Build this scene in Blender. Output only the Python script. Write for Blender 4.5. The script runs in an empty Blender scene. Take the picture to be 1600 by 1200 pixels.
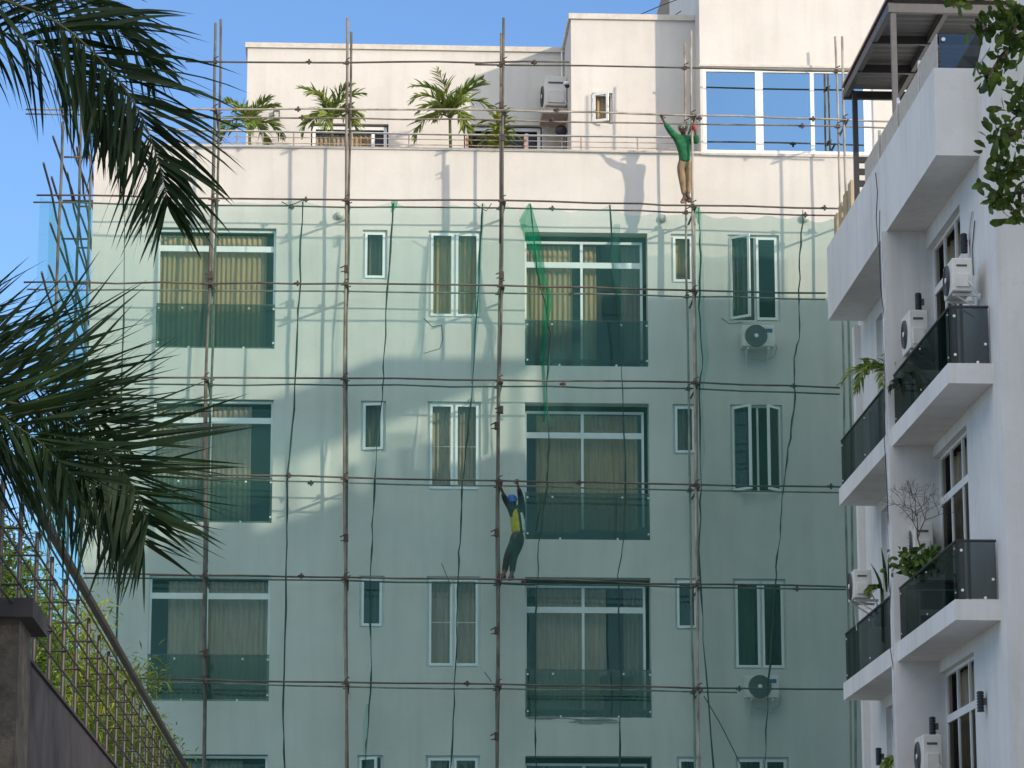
import bpy, bmesh, math, random
from mathutils import Vector, Matrix
random.seed(7)
R_ = math.radians
sc = bpy.context.scene
col = sc.collection

# ------------------------------------------------------------------ camera
D0 = 62.0
CAM = Vector((0, -D0, 1.6))
FPX, PIT, YAW = 4871.0, 0.21193, 0.050913
Fv = Vector((math.sin(YAW)*math.cos(PIT), math.cos(YAW)*math.cos(PIT), math.sin(PIT)))
Rv = Vector((math.cos(YAW), -math.sin(YAW), 0))
Uv = Rv.cross(Fv)
cd = bpy.data.cameras.new("camera"); cam = bpy.data.objects.new("camera", cd); col.objects.link(cam)
cd.sensor_width = 36; cd.lens = FPX/1600*36; cd.clip_end = 3000; cd.clip_start = .1
cam.matrix_world = Matrix(((Rv.x, Uv.x, -Fv.x, CAM.x), (Rv.y, Uv.y, -Fv.y, CAM.y), (Rv.z, Uv.z, -Fv.z, CAM.z), (0, 0, 0, 1)))
sc.camera = cam

# ------------------------------------------------------------------ light
CLOUD_FILL = 8.5
SUN_DIR = Vector((1.0, -1.0, 0.40)).normalized()      # towards the sun
ELEV = math.asin(SUN_DIR.z); AZ = math.atan2(SUN_DIR.x, SUN_DIR.y)
w = bpy.data.worlds.new("World"); sc.world = w; w.use_nodes = True
nt = w.node_tree; nt.nodes.clear()
sky = nt.nodes.new('ShaderNodeTexSky'); sky.sky_type = 'NISHITA'; sky.sun_disc = False
sky.sun_elevation = ELEV; sky.sun_rotation = AZ; sky.air_density = 0.74; sky.dust_density = 0.3; sky.ozone_density = 3.6
bg = nt.nodes.new('ShaderNodeBackground'); bg.inputs['Strength'].default_value = 0.15
wo = nt.nodes.new('ShaderNodeOutputWorld')
# unseen bright cloud bank behind the camera and overhead, added to fill the shade
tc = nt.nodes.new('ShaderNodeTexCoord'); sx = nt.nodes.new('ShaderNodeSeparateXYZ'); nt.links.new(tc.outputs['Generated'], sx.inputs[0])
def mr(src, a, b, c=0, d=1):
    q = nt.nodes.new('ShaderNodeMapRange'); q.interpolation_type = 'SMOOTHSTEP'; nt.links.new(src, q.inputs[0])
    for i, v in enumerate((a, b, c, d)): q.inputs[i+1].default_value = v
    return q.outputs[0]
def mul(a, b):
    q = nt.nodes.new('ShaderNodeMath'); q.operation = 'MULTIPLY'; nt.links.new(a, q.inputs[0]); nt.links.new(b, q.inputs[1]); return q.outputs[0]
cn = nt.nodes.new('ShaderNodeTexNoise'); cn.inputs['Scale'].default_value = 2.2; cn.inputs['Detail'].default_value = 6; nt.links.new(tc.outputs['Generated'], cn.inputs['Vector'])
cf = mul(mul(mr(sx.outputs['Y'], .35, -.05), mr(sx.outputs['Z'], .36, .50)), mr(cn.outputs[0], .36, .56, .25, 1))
cm = nt.nodes.new('ShaderNodeMix'); cm.data_type = 'RGBA'; nt.links.new(cf, cm.inputs[0]); nt.links.new(sky.outputs[0], cm.inputs[6]); cm.inputs[7].default_value = (CLOUD_FILL*1.0, CLOUD_FILL*.95, CLOUD_FILL*.90, 1)
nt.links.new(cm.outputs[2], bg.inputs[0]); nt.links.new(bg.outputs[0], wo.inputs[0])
sl = bpy.data.lights.new("sun", 'SUN'); so = bpy.data.objects.new("sun", sl); col.objects.link(so)
sl.energy = 2.35; sl.angle = R_(1.1); sl.color = (1.0, 0.84, 0.66)
so.rotation_euler = SUN_DIR.to_track_quat('Z', 'Y').to_euler(); so.location = (30, -60, 40)
sc.view_settings.view_transform = 'Standard'; sc.view_settings.look = 'None'
sc.view_settings.exposure = 0.58; sc.view_settings.gamma = 1

# ------------------------------------------------------------------ helpers
def ray(px, py): return Fv*FPX + Rv*(px-800) - Uv*(py-600)
def at(px, py, Y=0.0):
    d = ray(px, py); return CAM + d*((Y+D0)/d.y)
def atx(px, py, X):
    d = ray(px, py); return CAM + d*((X-CAM.x)/d.x)

def node_mat(name): 
    m = bpy.data.materials.new(name); m.use_nodes = True; n = m.node_tree; n.nodes.clear()
    o = n.nodes.new('ShaderNodeOutputMaterial'); return m, n, o
def N(n, t, **k):
    x = n.nodes.new(t)
    for a, b in k.items(): setattr(x, a, b)
    return x
def noise(n, scale, vec=None, stretch=(1, 1, 1), detail=4, rough=.6):
    t = N(n, 'ShaderNodeTexNoise'); t.inputs['Scale'].default_value = scale; t.inputs['Detail'].default_value = detail; t.inputs['Roughness'].default_value = rough
    tc = N(n, 'ShaderNodeTexCoord'); mp = N(n, 'ShaderNodeMapping'); mp.inputs['Scale'].default_value = stretch
    n.links.new(tc.outputs['Object'], mp.inputs[0]); n.links.new(mp.outputs[0], t.inputs['Vector']); return t
def ramp(n, src, stops):
    r = N(n, 'ShaderNodeValToRGB'); n.links.new(src, r.inputs[0])
    e = r.color_ramp.elements
    while len(e) < len(stops): e.new(.5)
    for i, (p, c) in enumerate(stops): e[i].position = p; e[i].color = (*c, 1) if len(c) == 3 else c
    return r
def mixc(n, a, b, fac, mode='MIX'):
    m = N(n, 'ShaderNodeMix'); m.data_type = 'RGBA'; m.blend_type = mode
    for s, v in ((0, fac), (6, a), (7, b)):
        if isinstance(v, (int, float)): m.inputs[s].default_value = v
        elif isinstance(v, tuple): m.inputs[s].default_value = (*v, 1)
        else: n.links.new(v, m.inputs[s])
    return m.outputs[2]
def plain(name, c, rough=.6, c2=None, scale=8, stretch=(1, 1, 1), metal=0, bump=0, spec=.5):
    m, n, o = node_mat(name); b = N(n, 'ShaderNodeBsdfPrincipled'); n.links.new(b.outputs[0], o.inputs[0])
    b.inputs['Roughness'].default_value = rough; b.inputs['Metallic'].default_value = metal; b.inputs['Specular IOR Level'].default_value = spec
    if c2 is None: c2 = tuple(v*.82 for v in c)
    t = noise(n, scale, stretch=stretch); r = ramp(n, t.outputs[0], [(.35, c), (.68, c2)]); n.links.new(r.outputs[0], b.inputs['Base Color'])
    if bump:
        bp = N(n, 'ShaderNodeBump'); bp.inputs['Strength'].default_value = bump; bp.inputs['Distance'].default_value = .03
        n.links.new(t.outputs[0], bp.inputs['Height']); n.links.new(bp.outputs[0], b.inputs['Normal'])
    return m
def stucco(name, c, dirt=(.30, .29, .26), amt=.5):
    m, n, o = node_mat(name); b = N(n, 'ShaderNodeBsdfPrincipled'); n.links.new(b.outputs[0], o.inputs[0]); b.inputs['Roughness'].default_value = .9
    b.inputs['Specular IOR Level'].default_value = .2
    big = noise(n, .55, detail=5); drip = noise(n, 1.5, stretch=(2.2, 2.2, .16), detail=5); fine = noise(n, 5, detail=6, rough=.7)
    r1 = ramp(n, big.outputs[0], [(.38, (0, 0, 0)), (.72, (1, 1, 1))]); r2 = ramp(n, drip.outputs[0], [(.48, (0, 0, 0)), (.78, (1, 1, 1))])
    r3 = ramp(n, fine.outputs[0], [(.52, (0, 0, 0)), (.85, (1, 1, 1))])
    base = mixc(n, c, tuple(v*.86 for v in c), r1.outputs[0])
    f1 = mixc(n, (0, 0, 0), (amt, amt, amt), r2.outputs[0]); base = mixc(n, base, dirt, f1)
    f2 = mixc(n, (0, 0, 0), (amt*.7,)*3, r3.outputs[0]); base = mixc(n, base, dirt, f2)
    n.links.new(base, b.inputs['Base Color'])
    bp = N(n, 'ShaderNodeBump'); bp.inputs['Strength'].default_value = .35; bp.inputs['Distance'].default_value = .012
    t = noise(n, 9, detail=7, rough=.75); n.links.new(t.outputs[0], bp.inputs['Height']); n.links.new(bp.outputs[0], b.inputs['Normal'])
    return m
def glass(name, tint, refl, rough=.01, gcol=(1, 1, 1), wav=.0):
    m, n, o = node_mat(name); t = N(n, 'ShaderNodeBsdfTransparent'); t.inputs[0].default_value = (*tint, 1)
    g = N(n, 'ShaderNodeBsdfGlossy'); g.inputs['Roughness'].default_value = rough; g.inputs[0].default_value = (*gcol, 1)
    mx = N(n, 'ShaderNodeMixShader'); mx.inputs[0].default_value = refl
    n.links.new(t.outputs[0], mx.inputs[1]); n.links.new(g.outputs[0], mx.inputs[2]); n.links.new(mx.outputs[0], o.inputs[0])
    if wav:
        bp = N(n, 'ShaderNodeBump'); bp.inputs['Strength'].default_value = wav; bp.inputs['Distance'].default_value = .02
        q = noise(n, 1.2, detail=1); n.links.new(q.outputs[0], bp.inputs['Height']); n.links.new(bp.outputs[0], g.inputs['Normal'])
    return m
def netmat(name, cov, c=(.10, .33, .285), var=.16, tint=(.875, .98, .962)):
    m, n, o = node_mat(name); t = N(n, 'ShaderNodeBsdfTransparent'); t.inputs[0].default_value = (*tint, 1)
    d = N(n, 'ShaderNodeBsdfDiffuse'); d.inputs[0].default_value = (*c, 1)
    tr = N(n, 'ShaderNodeBsdfTranslucent'); tr.inputs[0].default_value = (*c, 1)
    a = N(n, 'ShaderNodeMixShader'); a.inputs[0].default_value = .4; n.links.new(d.outputs[0], a.inputs[1]); n.links.new(tr.outputs[0], a.inputs[2])
    q = noise(n, .8, stretch=(1.8, 1, .4), detail=4); mr = N(n, 'ShaderNodeMapRange'); n.links.new(q.outputs[0], mr.inputs[0])
    mr.inputs[1].default_value = .3; mr.inputs[2].default_value = .7; mr.inputs[3].default_value = cov*(1-var); mr.inputs[4].default_value = cov*(1+var)
    mx = N(n, 'ShaderNodeMixShader'); n.links.new(mr.outputs[0], mx.inputs[0])
    n.links.new(t.outputs[0], mx.inputs[1]); n.links.new(a.outputs[0], mx.inputs[2]); n.links.new(mx.outputs[0], o.inputs[0]); return m
def leafmat(name, c1, c2, scale=3):
    m, n, o = node_mat(name); q = noise(n, scale, detail=3); r = ramp(n, q.outputs[0], [(.35, c1), (.65, c2)])
    b = N(n, 'ShaderNodeBsdfPrincipled'); b.inputs['Roughness'].default_value = .55; b.inputs['Specular IOR Level'].default_value = .3; n.links.new(r.outputs[0], b.inputs['Base Color'])
    tr = N(n, 'ShaderNodeBsdfTranslucent'); n.links.new(r.outputs[0], tr.inputs[0])
    mx = N(n, 'ShaderNodeMixShader'); mx.inputs[0].default_value = .25
    n.links.new(b.outputs[0], mx.inputs[1]); n.links.new(tr.outputs[0], mx.inputs[2]); n.links.new(mx.outputs[0], o.inputs[0]); return m

M = dict(
 wall=stucco('cream_painted_plaster', (.645, .62, .58), (.27, .26, .24), amt=.19),
 rwall=stucco('white_painted_plaster', (.745, .735, .715), (.33, .32, .30), amt=.27),
 coping=plain('coping_plaster', (.62, .58, .52), .9),
 pvc=plain('white_window_frame', (.84, .85, .84), .4, (.76, .77, .76), 3),
 dark=plain('dark_interior', (.05, .042, .035), .9),
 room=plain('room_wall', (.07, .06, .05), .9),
 curt=plain('gold_curtain', (.52, .40, .23), .9, (.38, .29, .16), 5, (3, 3, .3)),
 curt2=plain('taupe_curtain', (.52, .43, .33), .9, (.37, .30, .23), 5, (3, 3, .3)),
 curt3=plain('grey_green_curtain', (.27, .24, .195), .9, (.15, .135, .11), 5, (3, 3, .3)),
 pane=glass('window_glass', (.84, .83, .79), .04, gcol=(.95, .85, .68), wav=.05),
 paned=glass('dark_window_glass', (.36, .38, .36), .05, gcol=(.95, .88, .72), wav=.05),
 bal=glass('tinted_balustrade_glass', (.58, .64, .60), .035, .03, (.95, .85, .65)),
 balr=glass('smoked_balustrade_glass', (.36, .40, .40), .10, .02, (.8, .82, .8)),
 blue=plain('blue_mirror_glass', (.52, .60, .60), .02, (.49, .58, .58), 1, metal=1),
 steel=plain('stainless_steel', (.55, .54, .52), .3, metal=.8),
 steelb=plain('brown_tinged_steel', (.36, .24, .19), .4, (.5, .42, .38), 6, metal=.3),
 pole=plain('rusty_scaffold_pole', (.14, .14, .115), .85, (.05, .046, .038), 5, (1, 1, .6), bump=.3),
 pole2=plain('weathered_grey_pole', (.27, .235, .185), .85, (.10, .075, .06), 3, (1, 1, .6), bump=.3),
 pole3=plain('galvanised_pole', (.40, .37, .31), .65, (.17, .14, .11), 3, (1, 1, .6)),
 led=plain('rusty_ledger', (.12, .112, .09), .85, (.042, .035, .028), 3, (.6, 1, 1), bump=.3),
 clamp=plain('rusted_clamp', (.065, .045, .037), .8, (.04, .03, .025), 20),
 net=netmat('green_netting', .195), net2=netmat('dense_green_netting', .29, (.08, .26, .215)), net3=netmat('folded_green_netting', .42, (.01, .27, .14), .5, (.7, .95, .85)),
 netl=netmat('thin_green_netting', .16),
 seam=plain('dark_green_net_cord', (.012, .06, .045), .8), seamw=plain('pale_net_cord', (.5, .52, .47), .8),
 roofm=plain('corrugated_roof_underside', (.075, .078, .078), .5), black=plain('black_metal', (.025, .025, .028), .45),
 grey=plain('grey_metal', (.095, .092, .09), .5), acw=plain('off_white_enamel', (.74, .72, .67), .5, (.62, .60, .55), 4), acd=plain('fan_grille_grey', (.11, .115, .115), .6),
 acb=plain('blue_sticker', (.03, .10, .30), .5),
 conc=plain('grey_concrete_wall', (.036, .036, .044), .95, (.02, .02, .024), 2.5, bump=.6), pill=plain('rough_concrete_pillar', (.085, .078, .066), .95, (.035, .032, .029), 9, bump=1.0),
 rail=plain('brushed_steel_railing', (.05, .045, .04), .5, metal=.3),
 palm=leafmat('palm_leaf', (.010, .030, .011), (.030, .064, .020)), palml=leafmat('sunlit_palm_leaf', (.10, .17, .03), (.27, .33, .07)),  # one leaf in two tones: darkened as if shaded, lightened as if sunlit
 yleaf=leafmat('yellow_green_leaf', (.32, .35, .03), (.10, .19, .03), 1.6), bam=leafmat('bamboo_leaf', (.035, .085, .015), (.17, .25, .03), 1.8),
 tleaf=leafmat('broad_leaf', (.025, .07, .015), (.14, .21, .04), 13), stalk=plain('palm_stalk', (.10, .12, .045), .7), bark=plain('bark', (.12, .09, .06), .9),
 skin=plain('dark_skin', (.10, .05, .032), .55), green=plain('green_shirt', (.012, .15, .055), .9, (.008, .09, .035), 11, bump=.9), khaki=plain('khaki_trousers', (.30, .22, .12), .9, (.17, .115, .07), 12, (1, 1, .4), bump=.9),
 red=plain('red_glove', (.42, .05, .03), .8), cap=plain('grey_cap', (.28, .27, .22), .9), boot=plain('tan_boot', (.27, .20, .14), .8), bluep=plain('blue_helmet', (.02, .12, .55), .4),
 yel=plain('yellow_vest', (.62, .50, .02), .8, (.42, .34, .02), 12, bump=.9), whitec=plain('white_panel', (.65, .68, .60), .8), navy=plain('dark_sleeve', (.03, .04, .045), .9), trous=plain('dark_trousers', (.022, .035, .032), .9),
 wood=plain('pale_timber', (.48, .38, .24), .8, (.36, .27, .16), 6, (1, 1, .2)), frost=plain('beige_panel', (.52, .47, .40), .7),
 ground=plain('asphalt', (.28, .27, .25), .95, (.21, .20, .19), 1.5), copper=plain('copper_finial_sunlit_edge', (.55, .30, .20), .35, metal=.6), cable=plain('black_cable', (.02, .02, .02), .7), cablew=plain('white_cable', (.6, .6, .62), .7),
 pot=plain('clay_pot', (.12, .08, .06), .9), crack=plain('bare_cement', (.34, .33, .31), .95, (.2, .2, .19), 14), chair=plain('dark_chair', (.012, .015, .014), .8), bird=plain('lamp_glass', (.55, .54, .48), .4),
)

class MB:
    def __init__(s): s.v = []; s.f = []; s.mi = []; s.cur = 0
    def add(s, vs, fs):
        b = len(s.v); s.v += [tuple(v) for v in vs]; s.f += [tuple(i+b for i in f) for f in fs]; s.mi += [s.cur]*len(fs)
    def box(s, a, b):
        x0, x1 = sorted((a[0], b[0])); y0, y1 = sorted((a[1], b[1])); z0, z1 = sorted((a[2], b[2]))
        s.add([(x0,y0,z0),(x1,y0,z0),(x1,y1,z0),(x0,y1,z0),(x0,y0,z1),(x1,y0,z1),(x1,y1,z1),(x0,y1,z1)],
              [(0,3,2,1),(4,5,6,7),(0,1,5,4),(1,2,6,5),(2,3,7,6),(3,0,4,7)]); return s
    def quad(s, a, b, c, d): s.add([a, b, c, d], [(0, 1, 2, 3)]); return s
    def prism(s, pts, off):
        n = len(pts); off = Vector(off); q = [Vector(p) for p in pts]
        s.add(q+[p+off for p in q], [tuple(range(n))[::-1], tuple(range(n, 2*n))]+[(i, (i+1) % n, n+(i+1) % n, n+i) for i in range(n)]); return s
    def tube(s, pts, r, seg=7):
        pts = [Vector(p) for p in pts]; n = len(pts); rs = r if isinstance(r, (list, tuple)) else [r]*n
        vs = []; up = None
        for i, p in enumerate(pts):
            t = (pts[min(i+1, n-1)]-pts[max(i-1, 0)]).normalized()
            if up is None: up = Vector((0, 0, 1)) if abs(t.z) < .9 else Vector((1, 0, 0))
            a = t.cross(up).normalized(); b = a.cross(t).normalized(); up = b
            for k in range(seg):
                an = 2*math.pi*k/seg; vs.append(p+(a*math.cos(an)+b*math.sin(an))*rs[i])
        fs = [(i*seg+k, i*seg+(k+1) % seg, (i+1)*seg+(k+1) % seg, (i+1)*seg+k) for i in range(n-1) for k in range(seg)]
        fs += [tuple(range(seg))[::-1], tuple((n-1)*seg+k for k in range(seg))]
        s.add(vs, fs); return s
    def lathe(s, prof, c, axis='Z', seg=20):
        vs = []; c = Vector(c)
        for (r, h) in prof:
            for k in range(seg):
                a = 2*math.pi*k/seg; x, y = r*math.cos(a), r*math.sin(a)
                vs.append(c+Vector({'Z': (x, y, h), 'Y': (x, h, y), 'X': (h, x, y)}[axis]))
        n = len(prof)
        s.add(vs, [(i*seg+k, i*seg+(k+1) % seg, (i+1)*seg+(k+1) % seg, (i+1)*seg+k) for i in range(n-1) for k in range(seg)]+[tuple(range(seg)), tuple((n-1)*seg+k for k in range(seg))]); return s
    def build(s, name, mats, parent=None, bevel=0, smooth=False):
        me = bpy.data.meshes.new(name); me.from_pydata(s.v, [], s.f)
        for m in (mats if isinstance(mats, (list, tuple)) else [mats]): me.materials.append(m)
        me.polygons.foreach_set('material_index', s.mi)
        bm = bmesh.new(); bm.from_mesh(me); bmesh.ops.recalc_face_normals(bm, faces=bm.faces); bm.to_mesh(me); bm.free()
        if smooth: me.polygons.foreach_set('use_smooth', [True]*len(me.polygons))
        o = bpy.data.objects.new(name, me); col.objects.link(o)
        if parent: o.parent = parent
        if bevel:
            b = o.modifiers.new('bevel', 'BEVEL'); b.width = bevel; b.segments = 2; b.limit_method = 'ANGLE'
        return o
def tag(o, label=None, cat=None, group=None, kind=None):
    for k, v in (('label', label), ('category', cat), ('group', group), ('kind', kind)):
        if v: o[k] = v
    return o
def empty(name, label, cat, loc=(0, 0, 0), group=None, rz=0):
    o = bpy.data.objects.new(name, None); col.objects.link(o); o.location = loc; o.rotation_euler[2] = rz; o.empty_display_size = .2
    return tag(o, label, cat, group)
def wobble(a, b, amp, n=7, ends=0):
    a = Vector(a); b = Vector(b); out = []
    for i in range(n+1):
        t = i/n; p = a.lerp(b, t)
        if 0 < i < n: p += Vector([random.uniform(-amp, amp) for _ in range(3)])
        out.append(p)
    return out

# ------------------------------------------------------------------ setting
g = MB(); g.quad((-600, -300, 0), (600, -300, 0), (600, 900, 0), (-600, 900, 0)); tag(g.build('ground', M['ground']), kind='structure')

# ------------------------------------------------------------------ main building
S = 3.587
bld = empty('apartment_building', 'large cream rendered apartment block wrapped in scaffolding, with roof terrace and blue mirror windows', 'building', (3, 0, 0))
OX = bld.location
def bb(mb, name, mat, parent=None, **k):          # parts of the main block, vertices kept in world space
    mb.v = [(v[0]-OX[0], v[1]-OX[1], v[2]-OX[2]) for v in mb.v]
    return mb.build(name, mat, parent or bld, **k)
XL = at(145, 330).x; XR = 11.45
ZP = at(760, 236).z               # parapet top
holes = []
def hz(py): return at(700, py).z
cA = (at(247, 358).x, at(432, 358).x); cB = (at(567, 360).x, at(605.5, 360).x); cC = (at(670, 361).x, at(752, 361).x)
cD = (at(820, 361).x, at(1006, 362).x+.07); cE = (at(1048, 364).x, at(1085, 364).x); cF = (at(1137, 366).x, at(1217, 366).x)
zt = at(700, 360.5).z
zA0 = at(335, 544).z; zB0 = at(585, 437).z; zC0 = at(710, 497).z; zD0 = at(915, 572).z
REC = dict(A=.10, B=.08, C=.08, D=.30, E=.08, F=.08)
WIN = []
for r in range(5):
    dz = -S*r
    for k, c, z0 in (('A', cA, zA0), ('B', cB, zB0), ('C', cC, zC0), ('D', cD, zD0), ('E', cE, zB0), ('F', cF, zC0)):
        WIN.append((k, r, c[0], c[1], z0+dz, zt+dz)); holes.append((c[0], c[1], z0+dz, zt+dz, REC[k]))
def holed(x0, x1, z0, z1, y, holes):
    mb = MB(); xs = sorted({x0, x1, *[h[0] for h in holes], *[h[1] for h in holes]}); zs = sorted({z0, z1, *[h[2] for h in holes], *[h[3] for h in holes]})
    for i in range(len(xs)-1):
        for j in range(len(zs)-1):
            cx = (xs[i]+xs[i+1])/2; cz = (zs[j]+zs[j+1])/2
            if any(h[0] < cx < h[1] and h[2] < cz < h[3] for h in holes): continue
            mb.quad((xs[i], y, zs[j]), (xs[i+1], y, zs[j]), (xs[i+1], y, zs[j+1]), (xs[i], y, zs[j+1]))
    for (a, b, c, d, r) in holes:
        r += .06
        mb.quad((a, y, c), (a, y, d), (a, y+r, d), (a, y+r, c)); mb.quad((b, y, c), (b, y, d), (b, y+r, d), (b, y+r, c))
        mb.quad((a, y, c), (b, y, c), (b, y+r, c), (a, y+r, c)); mb.quad((a, y, d), (b, y, d), (b, y+r, d), (a, y+r, d))
    return mb
mb = holed(XL, XR, 0, ZP, 0, holes)
zroof = ZP-1.0
mb.quad((XL, 0, 0), (XL, 14, 0), (XL, 14, ZP), (XL, 0, ZP)); mb.quad((XR, 0, 0), (XR, 14, 0), (XR, 14, ZP), (XR, 0, ZP))
mb.quad((XL, 14, 0), (XR, 14, 0), (XR, 14, ZP), (XL, 14, ZP)); mb.quad((XL, 0, zroof), (XR, 0, zroof), (XR, 14, zroof), (XL, 14, zroof))
mb.quad((XL, .2, zroof), (XR, .2, zroof), (XR, .2, ZP), (XL, .2, ZP))
bb(mb, 'wall', M['wall'])
xRB = at(1095, 200, -.02).x       # right penthouse block left edge
mb = MB(); mb.box((XL-.03, -.035, ZP), (xRB, .22, ZP+.05)); bb(mb, 'parapet_coping', M['coping'])
mb = MB(); mb.box((XL-.03, .22, ZP), (XL+.2, 13, ZP+.05)); bb(mb, 'parapet_coping', M['coping'])
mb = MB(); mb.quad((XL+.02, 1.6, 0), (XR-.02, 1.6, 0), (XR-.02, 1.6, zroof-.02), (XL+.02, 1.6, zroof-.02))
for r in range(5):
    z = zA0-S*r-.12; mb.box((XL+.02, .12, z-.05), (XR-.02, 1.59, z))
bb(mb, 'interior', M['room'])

def frame_mb(x0, x1, z0, z1, y, t=.05, d=.06, mull=(), trans=()):
    mb = MB(); mb.box((x0, y, z0), (x1, y+d, z0+t)); mb.box((x0, y, z1-t), (x1, y+d, z1)); mb.box((x0, y, z0+t), (x0+t, y+d, z1-t)); mb.box((x1-t, y, z0+t), (x1, y+d, z1-t))
    for (mx, a, b, w_) in mull: mb.box((mx-w_/2, y+.002, a), (mx+w_/2, y+d-.002, b))
    for (tz, w_) in trans: mb.box((x0+t, y+.004, tz-w_/2), (x1-t, y+d-.004, tz+w_/2))
    return mb
def curtain(x0, x1, z0, z1, y, mat, parent, amp=.024, per=.10, maker=None):
    mb = MB(); n = max(6, int((x1-x0)/per*6)); vs = []; ph = random.uniform(0, 6)
    for i in range(n+1):
        x = x0+(x1-x0)*i/n
        a = math.sin(ph+x/per*6.28+math.sin(x*5+ph)*1.3)
        for z, k in ((z1, .8), ((z0+z1)/2, 1), (z0, 1.25)): vs.append((x, y+amp*a*k, z))
    mb.add(vs, [(i*3+j, (i+1)*3+j, (i+1)*3+j+1, i*3+j+1) for i in range(n) for j in range(2)])
    return (maker or bb)(mb, 'curtain', mat, parent, smooth=True)
def pane(x0, x1, z0, z1, y, mat, parent, nm='pane'):
    mb = MB(); mb.quad((x0, y, z0), (x1, y, z0), (x1, y, z1), (x0, y, z1)); return bb(mb, nm, mat, parent)
def sash(x0, x1, z0, z1, y, parent, ang=0, hinge='l', mat=None, t=.05):
    """one casement leaf, turned outward by ang about its hinge side"""
    w_ = x1-x0; h = z1-z0; hx = x0 if hinge == 'l' else x1
    s = MB(); a = 0 if hinge == 'l' else -w_
    s.box((a, -.02, 0), (a+w_, .02, t)); s.box((a, -.02, h-t), (a+w_, .02, h)); s.box((a, -.02, t), (a+t, .02, h-t)); s.box((a+w_-t, -.02, t), (a+w_, .02, h-t))
    o = s.build('sash', M['pvc'], parent); o.location = (hx-OX[0], y, z0); o.rotation_euler[2] = -ang if hinge == 'l' else ang
    p = MB(); p.quad((a+t, 0, t), (a+w_-t, 0, t), (a+w_-t, 0, h-t), (a+t, 0, h-t))
    # a leaf is a part of the window: its glass is joined to it as a second material slot
    me = o.data; me.materials.append(mat or M['paned']); bm = bmesh.new(); bm.from_mesh(me)
    vs = [bm.verts.new(v) for v in p.v]; f = bm.faces.new(vs); f.material_index = 1; bm.to_mesh(me); bm.free()
    return o
def clips(pts, parent):
    for p in pts:
        m_ = MB(); m_.lathe([(.0, .04), (.021, .04), (.021, .052), (.0, .052)], p, 'Y', 8); bb(m_, 'clip', M['pvc'], parent)

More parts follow.
